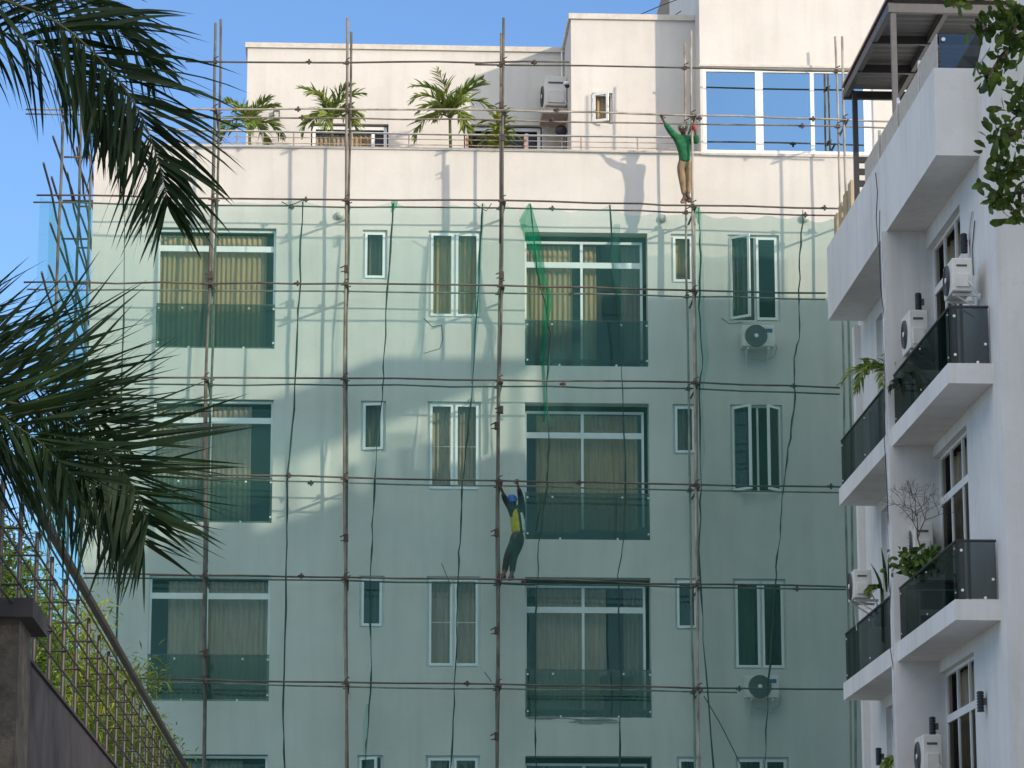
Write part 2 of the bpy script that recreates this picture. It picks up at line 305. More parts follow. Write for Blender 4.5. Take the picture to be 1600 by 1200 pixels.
for (k, r, x0, x1, z0, z1) in WIN:
    y = REC[k]
    if k == 'A' or k == 'D':
        mx = x0+(x1-x0)*(.475 if k == 'A' else .47); zt1 = z1-(.42 if k == 'A' else .62); fx1 = x1 if k == 'A' else x1-.08
        f = frame_mb(x0, fx1, z0, z1-(.02 if k == 'A' else .12), y, .05, .06, [(mx, z0+.05, zt1-.06, .05), (mx, zt1+.06, z1-.17 if k == 'D' else z1-.07, .06)], [(zt1, .12)])
        win = bb(f, 'window', M['pvc'])
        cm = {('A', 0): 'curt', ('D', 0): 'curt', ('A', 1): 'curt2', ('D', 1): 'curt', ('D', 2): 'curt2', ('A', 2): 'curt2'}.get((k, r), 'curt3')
        pane(x0+.05, mx-.026, z0+.05, zt1-.06, y+.03, M['pane'], win); pane(mx+.026, fx1-.05, z0+.05, zt1-.06, y+.034, M['pane'], win)
        pane(x0+.05, mx-.03, zt1+.06, z1-.18, y+.03, M['pane'], win); pane(mx+.03, fx1-.05, zt1+.06, z1-.18, y+.03, M['pane'], win)
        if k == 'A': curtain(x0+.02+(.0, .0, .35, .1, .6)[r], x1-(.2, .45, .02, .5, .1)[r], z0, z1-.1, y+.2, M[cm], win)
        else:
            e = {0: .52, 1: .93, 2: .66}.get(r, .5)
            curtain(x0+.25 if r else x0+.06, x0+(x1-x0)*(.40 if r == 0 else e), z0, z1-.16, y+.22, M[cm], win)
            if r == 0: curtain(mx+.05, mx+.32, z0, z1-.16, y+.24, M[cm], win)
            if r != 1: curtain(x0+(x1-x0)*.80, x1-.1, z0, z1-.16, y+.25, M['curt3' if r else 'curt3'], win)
        # balustrade
        zb = z0+(at(335, 476).z-zA0 if k == 'A' else at(915, 502).z-zD0)
        bg_ = MB(); bg_.box((x0+.004, .012, z0+.004), (x1-.004, .024, zb)); gl = bb(bg_, 'balustrade', M['bal'])
        tr = MB(); tr.box((x0+.002, .008, zb), (x1-.002, .028, zb+.018)); bb(tr, 'top_rail', M['grey'], gl)
        W_ = x1-x0
        clips([(x0+.05, -.045, z0+.12), (x1-.03, -.045, z0+.12), (x0+.05, -.045, zb-.08), (x1-.03, -.045, zb-.08), (x0+W_*.28, -.045, z0+.02), (x0+W_*.74, -.045, z0+.02), (x0+W_*.22, -.045, zb-.07), (x0+W_*.78, -.045, zb-.07)], gl)
    elif k in 'BE':
        ang = {('B', 1): 12, ('B', 3): 35, ('E', 2): 7, ('E', 1): 4}.get((k, r), 0)
        win = bb(frame_mb(x0, x1, z0, z1, y, .045, .06), 'window', M['pvc'])
        sash(x0+.047, x1-.047, z0+.047, z1-.047, y-.03, win, R_(ang), 'l', M['pane'] if r < 2 else M['paned'])
        curtain(x0+.03, x1-.03, z0, z1, y+.2, M['curt2' if (r == 0 and k == 'E') else 'curt3'], win)
        if r == 0 and k == 'E': curtain(x0+.05, x0+.3, z0+.25, z1, y+.16, M['curt'], win)
    else:
        mx = (x0+x1)/2+(.03 if k == 'F' else 0)
        win = bb(frame_mb(x0, x1, z0, z1, y, .045, .06, [(mx, z0+.045, z1-.045, .04)]), 'window', M['pvc'])
        aL = {('F', 0): 42, ('F', 1): 48}.get((k, r), 0); aR = {('F', 1): 48}.get((k, r), 0)
        gm = M['pane'] if (k == 'C') else M['paned']
        sash(x0+.047, mx-.022, z0+.047, z1-.047, y-.03, win, R_(aL), 'l', gm); sash(mx+.022, x1-.047, z0+.047, z1-.047, y-.03, win, R_(aR), 'r', gm)
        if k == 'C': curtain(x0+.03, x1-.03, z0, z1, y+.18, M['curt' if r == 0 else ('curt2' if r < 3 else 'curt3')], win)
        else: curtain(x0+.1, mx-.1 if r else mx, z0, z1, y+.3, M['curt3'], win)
        if k == 'C' and r in (1, 2):
            bb(MB().box((x0+.09, y-.03, (z0+z1)/2-.01), (x1-.09, y-.022, (z0+z1)/2+.004)), 'glazing_bar', M['pvc'], win)
# penthouse: middle block, left block, right block
YM, YLf = .85, 2.9
a = at(892, 29, YM); b = at(1087, 34, YM); zM = (a.z+b.z)/2; xM0 = a.x
wsm = (at(925, 145, YM).x, at(957, 145, YM).x, at(940, 194, YM).z, at(940, 145, YM).z)
mb = holed(xM0, xRB+.02, zroof, zM, YM, [(wsm[0], wsm[1], wsm[2], wsm[3], .12)])
mb.quad((xM0, YM, zroof), (xM0, 13, zroof), (xM0, 13, zM), (xM0, YM, zM)); mb.quad((xM0, YM, zM), (xRB+.02, YM, zM), (xRB+.02, 13, zM), (xM0, 13, zM))
bb(mb, 'penthouse_wall', M['wall'])
bb(MB().box((xM0-.05, YM-.05, zM), (xRB-.003, YM+.25, zM+.12)), 'roof_coping', M['coping'])
bb(MB().box((xM0-.05, YM+.25, zM), (xM0+.2, 13, zM+.12)), 'roof_coping', M['coping'])
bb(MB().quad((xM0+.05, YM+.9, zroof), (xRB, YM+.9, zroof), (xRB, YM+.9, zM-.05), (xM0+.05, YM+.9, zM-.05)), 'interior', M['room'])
sw = bb(frame_mb(*wsm[:2], wsm[2], wsm[3], YM+.08, .04, .05), 'window', M['pvc'])
sash(wsm[0]+.02, wsm[1]-.06, wsm[2]+.03, wsm[3]-.03, YM-.02, sw, R_(28), 'l', M['pane'])
curtain(wsm[0]+.02, wsm[1]-.02, wsm[2], wsm[3], YM+.25, M['curt'], sw)
a = at(387, 76, YLf); zL = at(640, 78.5, YLf).z; xL0 = a.x
w1 = (at(486, 200, YLf).x, at(607, 200, YLf).x, zroof+.1, at(550, 193, YLf).z); w2 = (at(725, 200, YLf).x, at(847, 200, YLf).x, zroof+.1, at(790, 195, YLf).z)
mb = holed(xL0, xM0+.01, zroof, zL, YLf, [(*w1, .12), (*w2, .12)])
mb.quad((xL0, YLf, zroof), (xL0, 13, zroof), (xL0, 13, zL), (xL0, YLf, zL)); mb.quad((xL0, YLf, zL), (xM0, YLf, zL), (xM0, 13, zL), (xL0, 13, zL))
bb(mb, 'penthouse_wall', M['wall'])
bb(MB().box((xL0-.05, YLf-.05, zL), (xM0-.003, YLf+.25, zL+.11)), 'roof_coping', M['coping'])
bb(MB().box((xL0-.05, YLf+.25, zL), (xL0+.2, 13, zL+.11)), 'roof_coping', M['coping'])
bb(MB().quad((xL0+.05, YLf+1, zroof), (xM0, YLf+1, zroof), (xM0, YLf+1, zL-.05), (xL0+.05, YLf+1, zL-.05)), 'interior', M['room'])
for i, ww in enumerate((w1, w2)):
    fm = bb(frame_mb(ww[0]+.03, ww[1]-.03, ww[2], ww[3]-.04, YLf+.1, .07, .06, [(ww[1]-.33, ww[2], ww[3]-.16, .07)]), 'window', M['pvc'])
    pane(ww[0]+.1, ww[1]-.37, ww[2]+.07, ww[3]-.19, YLf+.13, M['paned'] if i else M['pane'], fm); pane(ww[1]-.29, ww[1]-.1, ww[2]+.07, ww[3]-.19, YLf+.13, M['paned'], fm)
    curtain(ww[0]+.1, ww[1]-.12, ww[2], ww[3]-.15, YLf+.4, M['curt2'] if i == 0 else M['curt3'], fm)
    if i == 0: curtain(ww[0]+.9, ww[0]+1.3, ww[2], ww[3]-.15, YLf+.32, M['curt'], fm)
# right block with mirror windows
zTop = 26.0; bw = (at(1098, 110).x, at(1363, 110).x, ZP+.04, at(1200, 107).z)
mb = holed(xRB, XR, ZP, zTop, .0, [(*bw, .12)])
mb.quad((xRB, 0, ZP), (xRB, YM+.01, ZP), (xRB, YM+.01, zTop), (xRB, 0, zTop)); mb.quad((xRB, YM, zM+.05), (xRB, 6, zM+.05), (xRB, 6, zTop), (xRB, YM, zTop))
mb.quad((XR, 0, ZP), (XR, 10, ZP), (XR, 10, zTop), (XR, 0, zTop)); mb.quad((xRB, 0, zTop), (XR, 0, zTop), (XR, 10, zTop), (xRB, 10, zTop))
bb(mb, 'penthouse_wall', M['wall'])
bb(MB().box((xRB, -.03, ZP-.03), (XR+.02, -.002, ZP+.03)), 'sill_band', M['coping'])
bb(MB().box((xRB-.02, -.04, bw[3]+.02), (XR+.02, -.002, bw[3]+.07)), 'lintel_band', M['coping'])
fm = MB(); xs = [at(p, 180).x for p in (1098, 1104, 1181, 1193, 1267, 1273, 1350, 1363)]
z0, z1 = bw[2], bw[3]
f = frame_mb(bw[0], bw[1], z0, z1, .04, .07, .07, [((xs[2]+xs[3])/2, z0+.07, z1-.07, xs[3]-xs[2]), ((xs[4]+xs[5])/2, z0+.07, z1-.07, .08), ((xs[6]+xs[7])/2, z0+.07, z1-.07, xs[7]-xs[6])])
win = bb(f, 'window', M['pvc'])
pane(bw[0]+.07, xs[2], z0+.07, z1-.07, .08, M['blue'], win); pane(xs[3], xs[4]-.01, z0+.07, z1-.07, .082, M['blue'], win); pane(xs[5]+.01, xs[6], z0+.07, z1-.07, .078, M['blue'], win)
# broken render patch and cracks
def blob(px, py, w_, h_, seed, rz=0):
    rd = random.Random(seed); c = at(px, py); pts = []
    for i in range(18):
        an = i/18*2*math.pi; k = rd.uniform(.65, 1.1); pts.append((c.x+w_*math.cos(an)*k, -.006, c.z+h_*math.sin(an)*k))
    m_ = MB(); m_.add(pts, [tuple(range(18))]); return m_
m_ = blob(930, 1127, .55, .07, 3); m_.add(*[(lambda q: (q.v, q.f))(blob(850, 1122, .35, .04, 5))][0]); bb(m_, 'bare_patch', M['crack'])
m_ = MB()
for pts in ([(662, 497), (675, 510), (690, 508), (692, 530), (687, 545), (662, 552)], [(690, 880), (700, 905), (705, 915)], [(826, 1123), (880, 1122), (920, 1126), (960, 1125)], [(757, 1050), (768, 1065)], [(1127, 497), (1140, 506), (1160, 504)]):
    m_.tube([at(x, y, -.004) for x, y in pts], .007, 4)
bb(m_, 'hairline_crack', M['acd'])
# pipe on terrace wall joint
bb(MB().tube([(at(878, 110, YLf-.05).x, YLf-.05, zroof), (at(878, 110, YLf-.05).x, YLf-.05, zL)], .02), 'downpipe', M['pvc'])

# terrace railing
rl = empty('terrace_railing', 'low steel railing with slim bars along the roof terrace parapet', 'railing', (0, .1, ZP))
def loc(mb, name, mat, parent, root, **k):
    q = root.location; mb.v = [(v[0]-q[0], v[1]-q[1], v[2]-q[2]) for v in mb.v]; return mb.build(name, mat, parent, **k)
rz_ = [.33, .21, .09]
for i, z in enumerate(rz_): loc(MB().tube(wobble((XL+.3, .1, ZP+.05+z), (xRB-.35, .1, ZP+.05+z), .006), .022 if i == 0 else .010), 'rail', M['steelb'] if i else M['steel'], rl, rl)
for px in (282, 371, 459, 550, 639, 730, 820, 908, 996, 1062):
    x = at(px, 215, .1).x; loc(MB().tube([(x, .1, ZP+.03), (x, .1, ZP+.38)], .016), 'post', M['steelb'], rl, rl)
for px in (730, 820):
    x = at(px, 215, .1).x
    loc(MB().lathe([(.0, 0), (.035, 0), (.02, .06), (.035, .1), (.02, .16), (.04, .22), (.02, .29), (.0, .3)], (x, .06, ZP+.05)), 'turned_post', M['copper'], rl, rl)

# ------------------------------------------------------------------ scaffold
YO, YI = -1.15, -.50
sf = empty('scaffold', 'tall double row scaffold of rusty poles and ledgers across the front of the cream block', 'scaffold', (2, -.8, 0))
def sp(mb, name, mat, parent=None, **k): return loc(mb, name, mat, parent or sf, sf, **k)
def pole(pts, y, r=.034, mat='pole', toground=True, amp=.018):
    P = [at(x, yy, y) for x, yy in pts]
    if toground: d = (P[-1]-P[-2]).normalized(); e = P[-1]+d*((P[-1].z)/-d.z); e.z = 0; P.append(e)
    out = []
    for i in range(len(P)-1):
        seg = wobble(P[i], P[i+1], amp, max(2, int((P[i]-P[i+1]).length/1.1))); out += seg[:-1] if i < len(P)-2 else seg
    return sp(MB().tube(out, r), 'pole', M[mat], smooth=True)
PO = [[(337, 36), (333, 300), (327, 450), (321, 600), (318, 1195)], [(543, 28), (541, 300), (538, 600), (541, 1195)], [(787, 28), (785, 300), (780, 600), (777, 1195)],
      [(1080, 48), (1082, 320), (1087, 700), (1092, 1195)], [(1316, 57), (1320, 250), (1328, 600), (1337, 1195)]]
PI_ = [[(345, 30), (342, 210), (334, 440), (325, 800), (320, 1195)], [(549, 50), (545, 300), (541, 600), (543, 1195)], [(783, 52), (782, 300), (778, 600), (776, 1195)],
       [(1070, 68), (1072, 330), (1077, 700), (1086, 1195)], [(1305, 57), (1311, 250), (1319, 600), (1330, 1195)]]
for i, p in enumerate(PO): pole(p, YO, .029 if i < 3 else .026, ['pole', 'pole2', 'pole', 'pole3', 'pole3'][i])
for i, p in enumerate(PI_): pole(p, YI, .026 if i < 3 else .024, ['pole', 'pole', 'pole2', 'pole3', 'pole3'][i])
pole([(322, 575), (319, 900)], YO+.08, .03, 'pole', False); pole([(784, 205), (782, 380)], YO+.08, .03, 'pole', False); pole([(334, 210), (331, 450)], YO+.08, .03, 'pole2', False)
pole([(1085, 330), (1090, 900)], YI-.1, .028, 'pole3', False)
def ledger(pts, y, r=.019, mat='led'):
    P = [at(x, yy, y) for x, yy in pts]; out = []
    for i in range(len(P)-1):
        seg = wobble(P[i], P[i+1], .017, max(2, int((P[i]-P[i+1]).length/.9))); out += seg[:-1] if i < len(P)-2 else seg
    return sp(MB().tube(out, r, 6), 'ledger', M[mat], smooth=True)
YL, YK = YO-.06, YI-.06
LO = [[(290, 96), (540, 98), (890, 97)], [(40, 171), (345, 171), (700, 171), (1000, 178), (1300, 186), (1392, 190)], [(57, 305), (340, 310), (540, 312), (785, 313), (1000, 318), (1080, 321), (1325, 326)],
      [(37, 441), (540, 443), (785, 446), (1000, 452), (1290, 458)], [(200, 590), (540, 591), (785, 594), (1080, 597), (1312, 606)],
      [(326, 742), (540, 746), (785, 751), (1080, 757), (1330, 761)], [(130, 896), (540, 902), (785, 905), (1080, 913), (1322, 917)], [(210, 1060), (540, 1066), (785, 1069), (1080, 1075), (1335, 1077)]]
LI = [[(742, 101), (1080, 106), (1350, 112)], [(40, 178), (345, 184), (700, 186), (1000, 192), (1300, 197), (1385, 200)], [(52, 316), (340, 321), (540, 324), (785, 325), (1000, 329), (1080, 332), (1325, 337)],
      [(42, 452), (540, 455), (785, 458), (1000, 461), (1290, 468)], [(210, 600), (540, 602), (785, 604), (1080, 607), (1312, 616)],
      [(330, 748), (540, 754), (785, 759), (1080, 766), (1330, 770)], [(130, 903), (540, 907), (785, 912), (836, 914)], [(210, 1066), (540, 1073), (785, 1076), (1080, 1081), (1152, 1082)]]
for i, p in enumerate(LO): ledger(p, YL, .020, 'pole3' if i in (1,) else 'led')
for i, p in enumerate(LI): ledger(p, YK, .018, 'pole2' if i % 2 else 'led')
ledger([(785, 911), (1080, 918), (1322, 921)], YK-.05)
for py in (1225, 1390, 1560): 
    ledger([(200, py-4), (700, py), (1335, py+3)], YL); ledger([(200, py+3), (700, py+7), (1335, py+10)], YK)
def interp(pts, x=None, y=None):
    k = 0 if x is not None else 1; v = x if x is not None else y
    for a, b in zip(pts, pts[1:]):
        if min(a[k], b[k]) <= v <= max(a[k], b[k]): t = (v-a[k])/(b[k]-a[k]); return a[1-k]+(b[1-k]-a[1-k])*t
    return None
for row, leds, y in ((PO, LO, YO), (PI_, LI, YI)):
    for p in row:
        for l in leds:
            x = interp(p, y=l[0][1]+8) or p[0][0]; yy = interp(l, x=x)
            if yy is None: continue
            x = interp(p, y=yy) or x
            c = at(x, yy, y-.03); m_ = MB()
            m_.box((c.x-.038, c.y-.045, c.z-.035), (c.x+.036, c.y+.05, c.z+.03)); m_.tube([(c.x-.02, c.y-.04, c.z+.05), (c.x+.07, c.y-.08, c.z+.09)], .012, 5); m_.tube([(c.x, c.y-.03, c.z-.03), (c.x-.08, c.y-.07, c.z-.05)], .012, 5)
            sp(m_, 'clamp', M['clamp'])
# sleeve couplers
for x, yy, y in ((483, 97, YL), (466, 171, YL), (472, 184, YK), (478, 312, YL), (456, 324, YK), (465, 443, YL), (835, 98, YL), (863, 187, YK), (870, 172, YL), (863, 326, YK), (894, 460, YK), (1093, 185, YL), (1270, 186, YL), (1253, 197, YK), (452, 743, YL), (486, 755, YK), (471, 900, YL), (905, 754, YL), (820, 909, YL), (730, 1068, YL), (1240, 603, YL), (1298, 760, YL), (1245, 920, YK), (1155, 1076, YL), (880, 600, YL), (1288, 325, YL), (1258, 336, YK)):
    c = at(x, yy, y); m_ = MB(); m_.tube([(c.x-.07, c.y, c.z), (c.x+.05, c.y, c.z)], .027, 7); m_.box((c.x-.02, c.y-.05, c.z-.06), (c.x+.02, c.y-.02, c.z+.05)); sp(m_, 'coupler', M['clamp'])
for x, yy in ((783, 165), (783, 640), (776, 665), (776, 832), (776, 985), (776, 1150), (541, 420), (541, 840), (322, 1020), (329, 430), (784, 430), (786, 215)):
    c = at(x, yy, YO); m_ = MB(); m_.box((c.x-.042, c.y-.045, c.z-.08), (c.x+.042, c.y+.05, c.z+.07)); m_.tube([(c.x-.03, c.y-.04, c.z+.05), (c.x-.12, c.y-.08, c.z+.0)], .014, 5); m_.tube([(c.x, c.y-.04, c.z-.05), (c.x-.11, c.y-.07, c.z-.08)], .012, 5); sp(m_, 'coupler', M['clamp'])
# transoms joining the rows to the wall
for i, (po, pi) in enumerate(zip(PO, PI_)):
    for j, l in enumerate(LO[1:]):
        x = interp(po, y=l[1][1]) or po[0][0]; yy = interp(l, x=x)
        if yy is None: continue
        c = at(x, yy+3, YO); m_ = MB(); m_.tube([(c.x+.05, YO-.25, c.z-.03), (c.x+.04, -.03 if j > 0 else YI+.35, c.z-.05)], .024, 6); sp(m_, 'transom', M['led'])

# side scaffold running back along the left flank
XS = -6.15
sd = empty('side_scaffold', 'narrow scaffold of braced poles running back along the left flank against the sky', 'scaffold', (XS, 3, 0))
ys = [-1.1, 3.0, 7.0, 10.5]; zt_ = at(100, 185, -1).z
tops = [at(78, 190, ys[0]).z, at(105, 120, ys[1]).z, at(123, 130, ys[2]).z, at(140, 120, ys[3]).z]
for y, z in zip(ys, tops):
    x = XS+.1; loc(MB().tube(wobble((x-.0, y, 0), (x+.06, y, z), .015, 16), .030), 'pole', M['pole'], sd, sd)
    loc(MB().tube(wobble((x+.6, y+.3, 0), (x+.62, y+.3, z-.6), .015, 16), .028), 'pole', M['pole'], sd, sd)
for py in (178, 249, 311, 381, 446, 520, 596, 745, 900, 1062):
    z = at(150, py, 0).z
    loc(MB().tube(wobble((XS+.02, -1.6, z), (XS+.1, 11, z), .02, 10), .024), 'ledger', M['led'], sd, sd)
    if py > 150:
        for y in ys[1:3]: loc(MB().tube([(XS-.2, y, z-.06), (XL+.1, y, z-.06)], .022, 6), 'transom', M['led'], sd, sd)
for (a, b) in (((68, 255), (145, 560)), ((105, 270), (148, 480)), ((65, 425), (130, 640)), ((102, 430), (140, 545)), ((120, 230), (150, 420)), ((70, 600), (140, 820)), ((125, 130), (148, 300))):
    y0 = 12*(a[0]-62)/90-1; y1 = 12*(b[0]-60)/90-1
    pa = at(a[0], a[1], 0); pb = at(b[0], b[1], 0)
    A = CAM+ray(*a)*((XS+.02)/ray(*a).x); B = CAM+ray(*b)*((XS+.02)/ray(*b).x)
    loc(MB().tube(wobble(A, B, .02, 8), .024), 'brace', M['led'], sd, sd)

# ------------------------------------------------------------------ netting
seams = [[(62, 318), (50, 600), (30, 1200)], [(200, 316), (195, 335), (192, 560), (185, 900), (180, 1200)],
 [(472, 315), (469, 440), (465, 500), (460, 640), (448, 742), (450, 800), (447, 900), (443, 1100), (445, 1200)],
 [(615, 318), (608, 420), (600, 560), (597, 620), (588, 700), (583, 800), (580, 880), (578, 980), (580, 1060), (573, 1150), (572, 1200)],
 [(755, 318), (750, 400), (745, 480), (738, 620), (727, 700), (722, 770), (718, 850), (716, 900), (713, 1000), (709, 1100), (704, 1200)],
 [(828, 318), (838, 420), (850, 470), (860, 520), (855, 600), (857, 700), (855, 760), (842, 850), (838, 930), (834, 1000), (836, 1110), (838, 1200)],
 [(952, 320), (960, 440), (970, 520), (973, 640), (978, 740), (974, 840), (966, 900), (967, 970), (970, 1060), (968, 1200)],
 [(1092, 325), (1095, 400), (1093, 480), (1098, 560), (1092, 620), (1095, 760), (1093, 860), (1099, 1000), (1115, 1200)],
 [(1255, 328), (1250, 400), (1248, 470), (1250, 520), (1242, 560), (1241, 640), (1232, 700), (1222, 780), (1218, 840), (1212, 900), (1205, 1000), (1200, 1080), (1195, 1200)],
 [(1345, 332), (1352, 700), (1360, 1200)]]
wheres = ['left of the first window bay', 'over the leftmost wide window bay', 'between the left pole and the small windows', 'over the paired windows left of the middle pole', 'just right of the middle pole', 'over the middle balcony bay', 'over the right side of the balcony bay', 'over the air conditioned windows', 'dark and doubled beside the white building']
YN = -1.03
def net_pt(sm, py, y):
    x = interp(sm, y=py)
    if x is None: x = sm[0][0] if py < sm[0][1] else sm[-1][0]
    return at(x, py, y)
for i in range(len(seams)-1):
    s0, s1 = seams[i], seams[i+1]; mb = MB(); YN = -1.03 if i < 7 else -1.27; nu, nv = 14, 30; vs = []
    y0 = max(s0[0][1], s1[0][1])-2
    ph = i*1.7
    for v in range(nv+1):
        py = y0+(1650-y0)*v/nv
        a, b = net_pt(s0, min(py, 1199), YN), net_pt(s1, min(py, 1199), YN); zz = at(700, py, YN).z
        for u in range(nu+1):
            t = u/nu; p = a.lerp(b, t); sag = (abs(math.sin(math.pi*t*(2+i % 2)))*.09+math.sin(math.pi*t)*.05 if v == 0 else 0)
            vs.append((p.x, YN+.05*math.sin(t*9+ph+v*.3)+.03*math.sin(v*.9+t*4), zz-sag))
    mb.add(vs, [(v*(nu+1)+u, v*(nu+1)+u+1, (v+1)*(nu+1)+u+1, (v+1)*(nu+1)+u) for v in range(nv) for u in range(nu)])
    o = mb.build('safety_net', M['net2'] if i >= 7 else (M['netl'] if i in (0, 2) else M['net']), smooth=True)
    tag(o, 'sheer green netting sheet '+wheres[i], 'safety net', 'netting sheets hung from the scaffold')
    if i > 0:
        rd = random.Random(i); pts = []
        for (x, y) in s0: pts.append((x, y))
        P = []; 
        for k in range(len(pts)-1):
            for q in range(4):
                t = q/4; P.append(at(pts[k][0]+(pts[k+1][0]-pts[k][0])*t+rd.uniform(-1.3, 1.3), pts[k][1]+(pts[k+1][1]-pts[k][1])*t, YN-.04))
        P.append(at(*pts[-1], YN-.04)); P.append(Vector((P[-1].x, P[-1].y, 2)))
        rr = [rd.choice((.008, .012, .016, .022)) for _ in P]
        MBs = MB().tube(P, rr, 5); MBs.build('edge_cord', M['seam'], o)
YN = -1.03
# side net
mb = MB(); z0 = at(100, 310, -1).z
mb.quad((XS-.05, -1.2, 0), (XS-.05, 11, 0), (XS-.05, 11, z0), (XS-.05, -1.2, z0))
tag(mb.build('safety_net', M['netl']), 'pale see-through net on the far left flank scaffold, sky behind it', 'safety net', 'netting sheets hung from the scaffold')
# loose folds
def fold(pts, label, mat='net3', y=YN-.09):
    mb = MB(); vs = []; n = len(pts)
    for (x, py, w_) in pts:
        for k in range(5):
            t = k/4-.5; p = at(x+w_*t, py, y); vs.append((p.x, p.y+.06*math.cos(k*2.6+py*.03), p.z))
    mb.add(vs, [(i*5+k, i*5+k+1, (i+1)*5+k+1, (i+1)*5+k) for i in range(n-1) for k in range(4)])
    tag(mb.build('net_fold', M[mat], smooth=True), label, 'net', 'loose twists of net')
fold([(828, 318, 4), (824, 345, 26), (832, 372, 26), (840, 400, 16), (848, 440, 13), (857, 460, 12), (856, 480, 12), (850, 520, 8), (848, 570, 5), (852, 640, 4), (850, 660, 2)], 'bright green twist of bunched net hanging over the middle balcony window')
fold([(964, 350, 10), (960, 400, 14), (964, 450, 8), (970, 500, 6), (972, 560, 5)], 'slim green twist of net over the right pane of the balcony window', 'net2')
fold([(755, 330, 3), (745, 470, 10), (742, 500, 14), (740, 540, 8), (737, 600, 3)], 'thin twist of net beside the paired window under the terrace', 'net2')
fold([(1094, 330, 6), (1095, 500, 14), (1100, 560, 16), (1093, 620, 8), (1098, 700, 9), (1093, 760, 5)], 'pale strip of net bunched beside the right scaffold pole', 'netl')
fold([(575, 1100, 6), (572, 1130, 10), (570, 1190, 5)], 'short dark twist of net over the lowest small window', 'netl')
fold([(616, 313, 12), (616, 320, 10), (612, 332, 3)], 'knotted corner of green net tied to the top ledger', 'net3')
fold([(1088, 322, 12), (1090, 335, 10), (1092, 350, 3)], 'knotted net corner below the worker in green', 'net3')
for k, (pts, lb) in enumerate(([[(1100, 1088), (1125, 1130), (1160, 1200)], 'thin slanting rope below the right scaffold pole'], [[(440, 315), (450, 321), (462, 318), (472, 313)], 'short slack tie rope under the top net ledger'], [[(988, 28), (1030, 10), (1062, -2)], 'upper roof cable crossing the sky beside the tallest block'], [[(1047, 29), (1075, 10)], 'lower roof cable crossing the sky beside the tallest block'], [[(740, 318), (760, 330), (768, 318)], 'frayed tie rope left of the middle pole'])):
    y = -1.2 if k not in (2, 3) else 3.5
    tag(MB().tube([at(x, py, y) for x, py in pts], .010, 5).build('rope' if k not in (2, 3) else 'cable', M['cable']), lb, 'rope' if k not in (2, 3) else 'cable')

# ------------------------------------------------------------------ air conditioners
def ac(loc_, rz, label, w_=.80, h=.55, d=.30, group='outdoor air conditioning units', bracket=True, sticker=True, seed=0):
    o = empty('air_conditioner', label, 'air conditioner', loc_, group, rz)
    MB().box((-w_/2, 0, 0), (w_/2, d, h)).build('casing', M['acw'], o, bevel=.015)
    cx = -w_/2+.29
    f = MB(); f.lathe([(0, -.012), (.225, -.012), (.235, .01), (0, .01)], (cx, -.004, h/2), 'Y', 28); gr = f.build('fan_grille', M['acd'], o)
    for r in (.06, .115, .17, .222):
        c = [Vector((cx+r*math.cos(a*math.pi/12), -.022, h/2+r*math.sin(a*math.pi/12))) for a in range(25)]; MB().tube(c, .005, 4).build('grille_ring', M['grey'], gr)
    MB().lathe([(0, -.035), (.04, -.03), (.045, -.012), (0, -.012)], (cx, -.004, h/2), 'Y', 14).build('hub', M['pvc'], gr)
    if sticker: MB().box((w_/2-.26, -.004, h-.15), (w_/2-.04, .002, h-.07)).build('sticker', M['acb'], o)
    # service cover on the right end
    MB().box((w_/2-.002, .05, .06), (w_/2+.03, d-.06, h*.52)).build('valve_cover', M['acw'], o, bevel=.008)
    MB().box((w_/2-.002, .06, h*.74), (w_/2+.006, d-.08, h*.80)).build('handle_slot', M['grey'], o)
    if bracket:
        for sx in (-w_/2+.12, w_/2-.12):
            b = MB(); b.box((sx-.02, .02, -.05), (sx+.02, d+.13, -.01)); b.tube([(sx, .05, -.03), (sx, d+.12, -.26)], .014, 5); b.build('bracket', M['acw'], o)
    b = MB(); b.tube([(w_/2+.02, d-.08, .15), (w_/2+.09, d-.02, .05), (w_/2+.05, d+.08, -.12), (w_/2-.2, d+.1, -.2), (-.1, d+.1, -.16)], .014, 5); b.build('pipe', M['cablew'], o)
    MB().tube([(-w_/2+.1, .1, -.02), (-w_/2+.08, .1, -.2), (-w_/2+.1, .12, -.48)], .008, 5).build('drain_hose', M['cablew'], o)
    return o
def acf(px, py, lb, w_=.66, h=.44):   # unit on the main facade, bottom middle at pixel
    c = at(px, py, -.42); ac((c.x, -.42, c.z), 0, lb, w_, h)
acf(1185, 541, 'white air conditioner with blue sticker under the open window, just below the sunlit band'); acf(1191, 1090, 'white air conditioner crossed by a ledger under the lowest dark paired window')
# white penthouse unit seen end-on
c = at(866, 183, 1.9)
ac((at(849, 172, 2.3).x, 2.35, at(849, 171, 2.3).z), R_(-86), 'large air conditioner seen side-on in the shaded terrace corner', .75, .66, .46, sticker=False)
MB().box((at(846, 180, 2.0).x, 1.75, at(849, 182, 2.0).z), (at(893, 180, 2.0).x, 2.8, at(849, 174, 2.0).z)).build('mount_shelf', M['steelb'], bld).location = (-OX[0], -OX[1], -OX[2])

# round wall lamps
for px, py, lb in ((531, 337, 'round bulkhead wall lamp left of the second pole above the smallest window'), (1036, 342, 'round bulkhead wall lamp to the left below the standing worker'), (1257, 342, 'round bulkhead wall lamp half hidden by the netting edge at the far right')):
    c = at(px, py, 0); o = empty('wall_lamp', lb, 'wall lamp', (c.x, 0, c.z), 'round wall lamps under the terrace parapet')
    MB().lathe([(0, 0), (.09, 0), (.09, -.03), (0, -.03)], (0, 0, 0), 'Y', 18).build('base', M['coping'], o); MB().lathe([(.085, -.03), (.08, -.07), (.05, -.10), (0.001, -.11)], (0, 0, 0), 'Y', 18).build('globe', M['bird'], o, smooth=True)
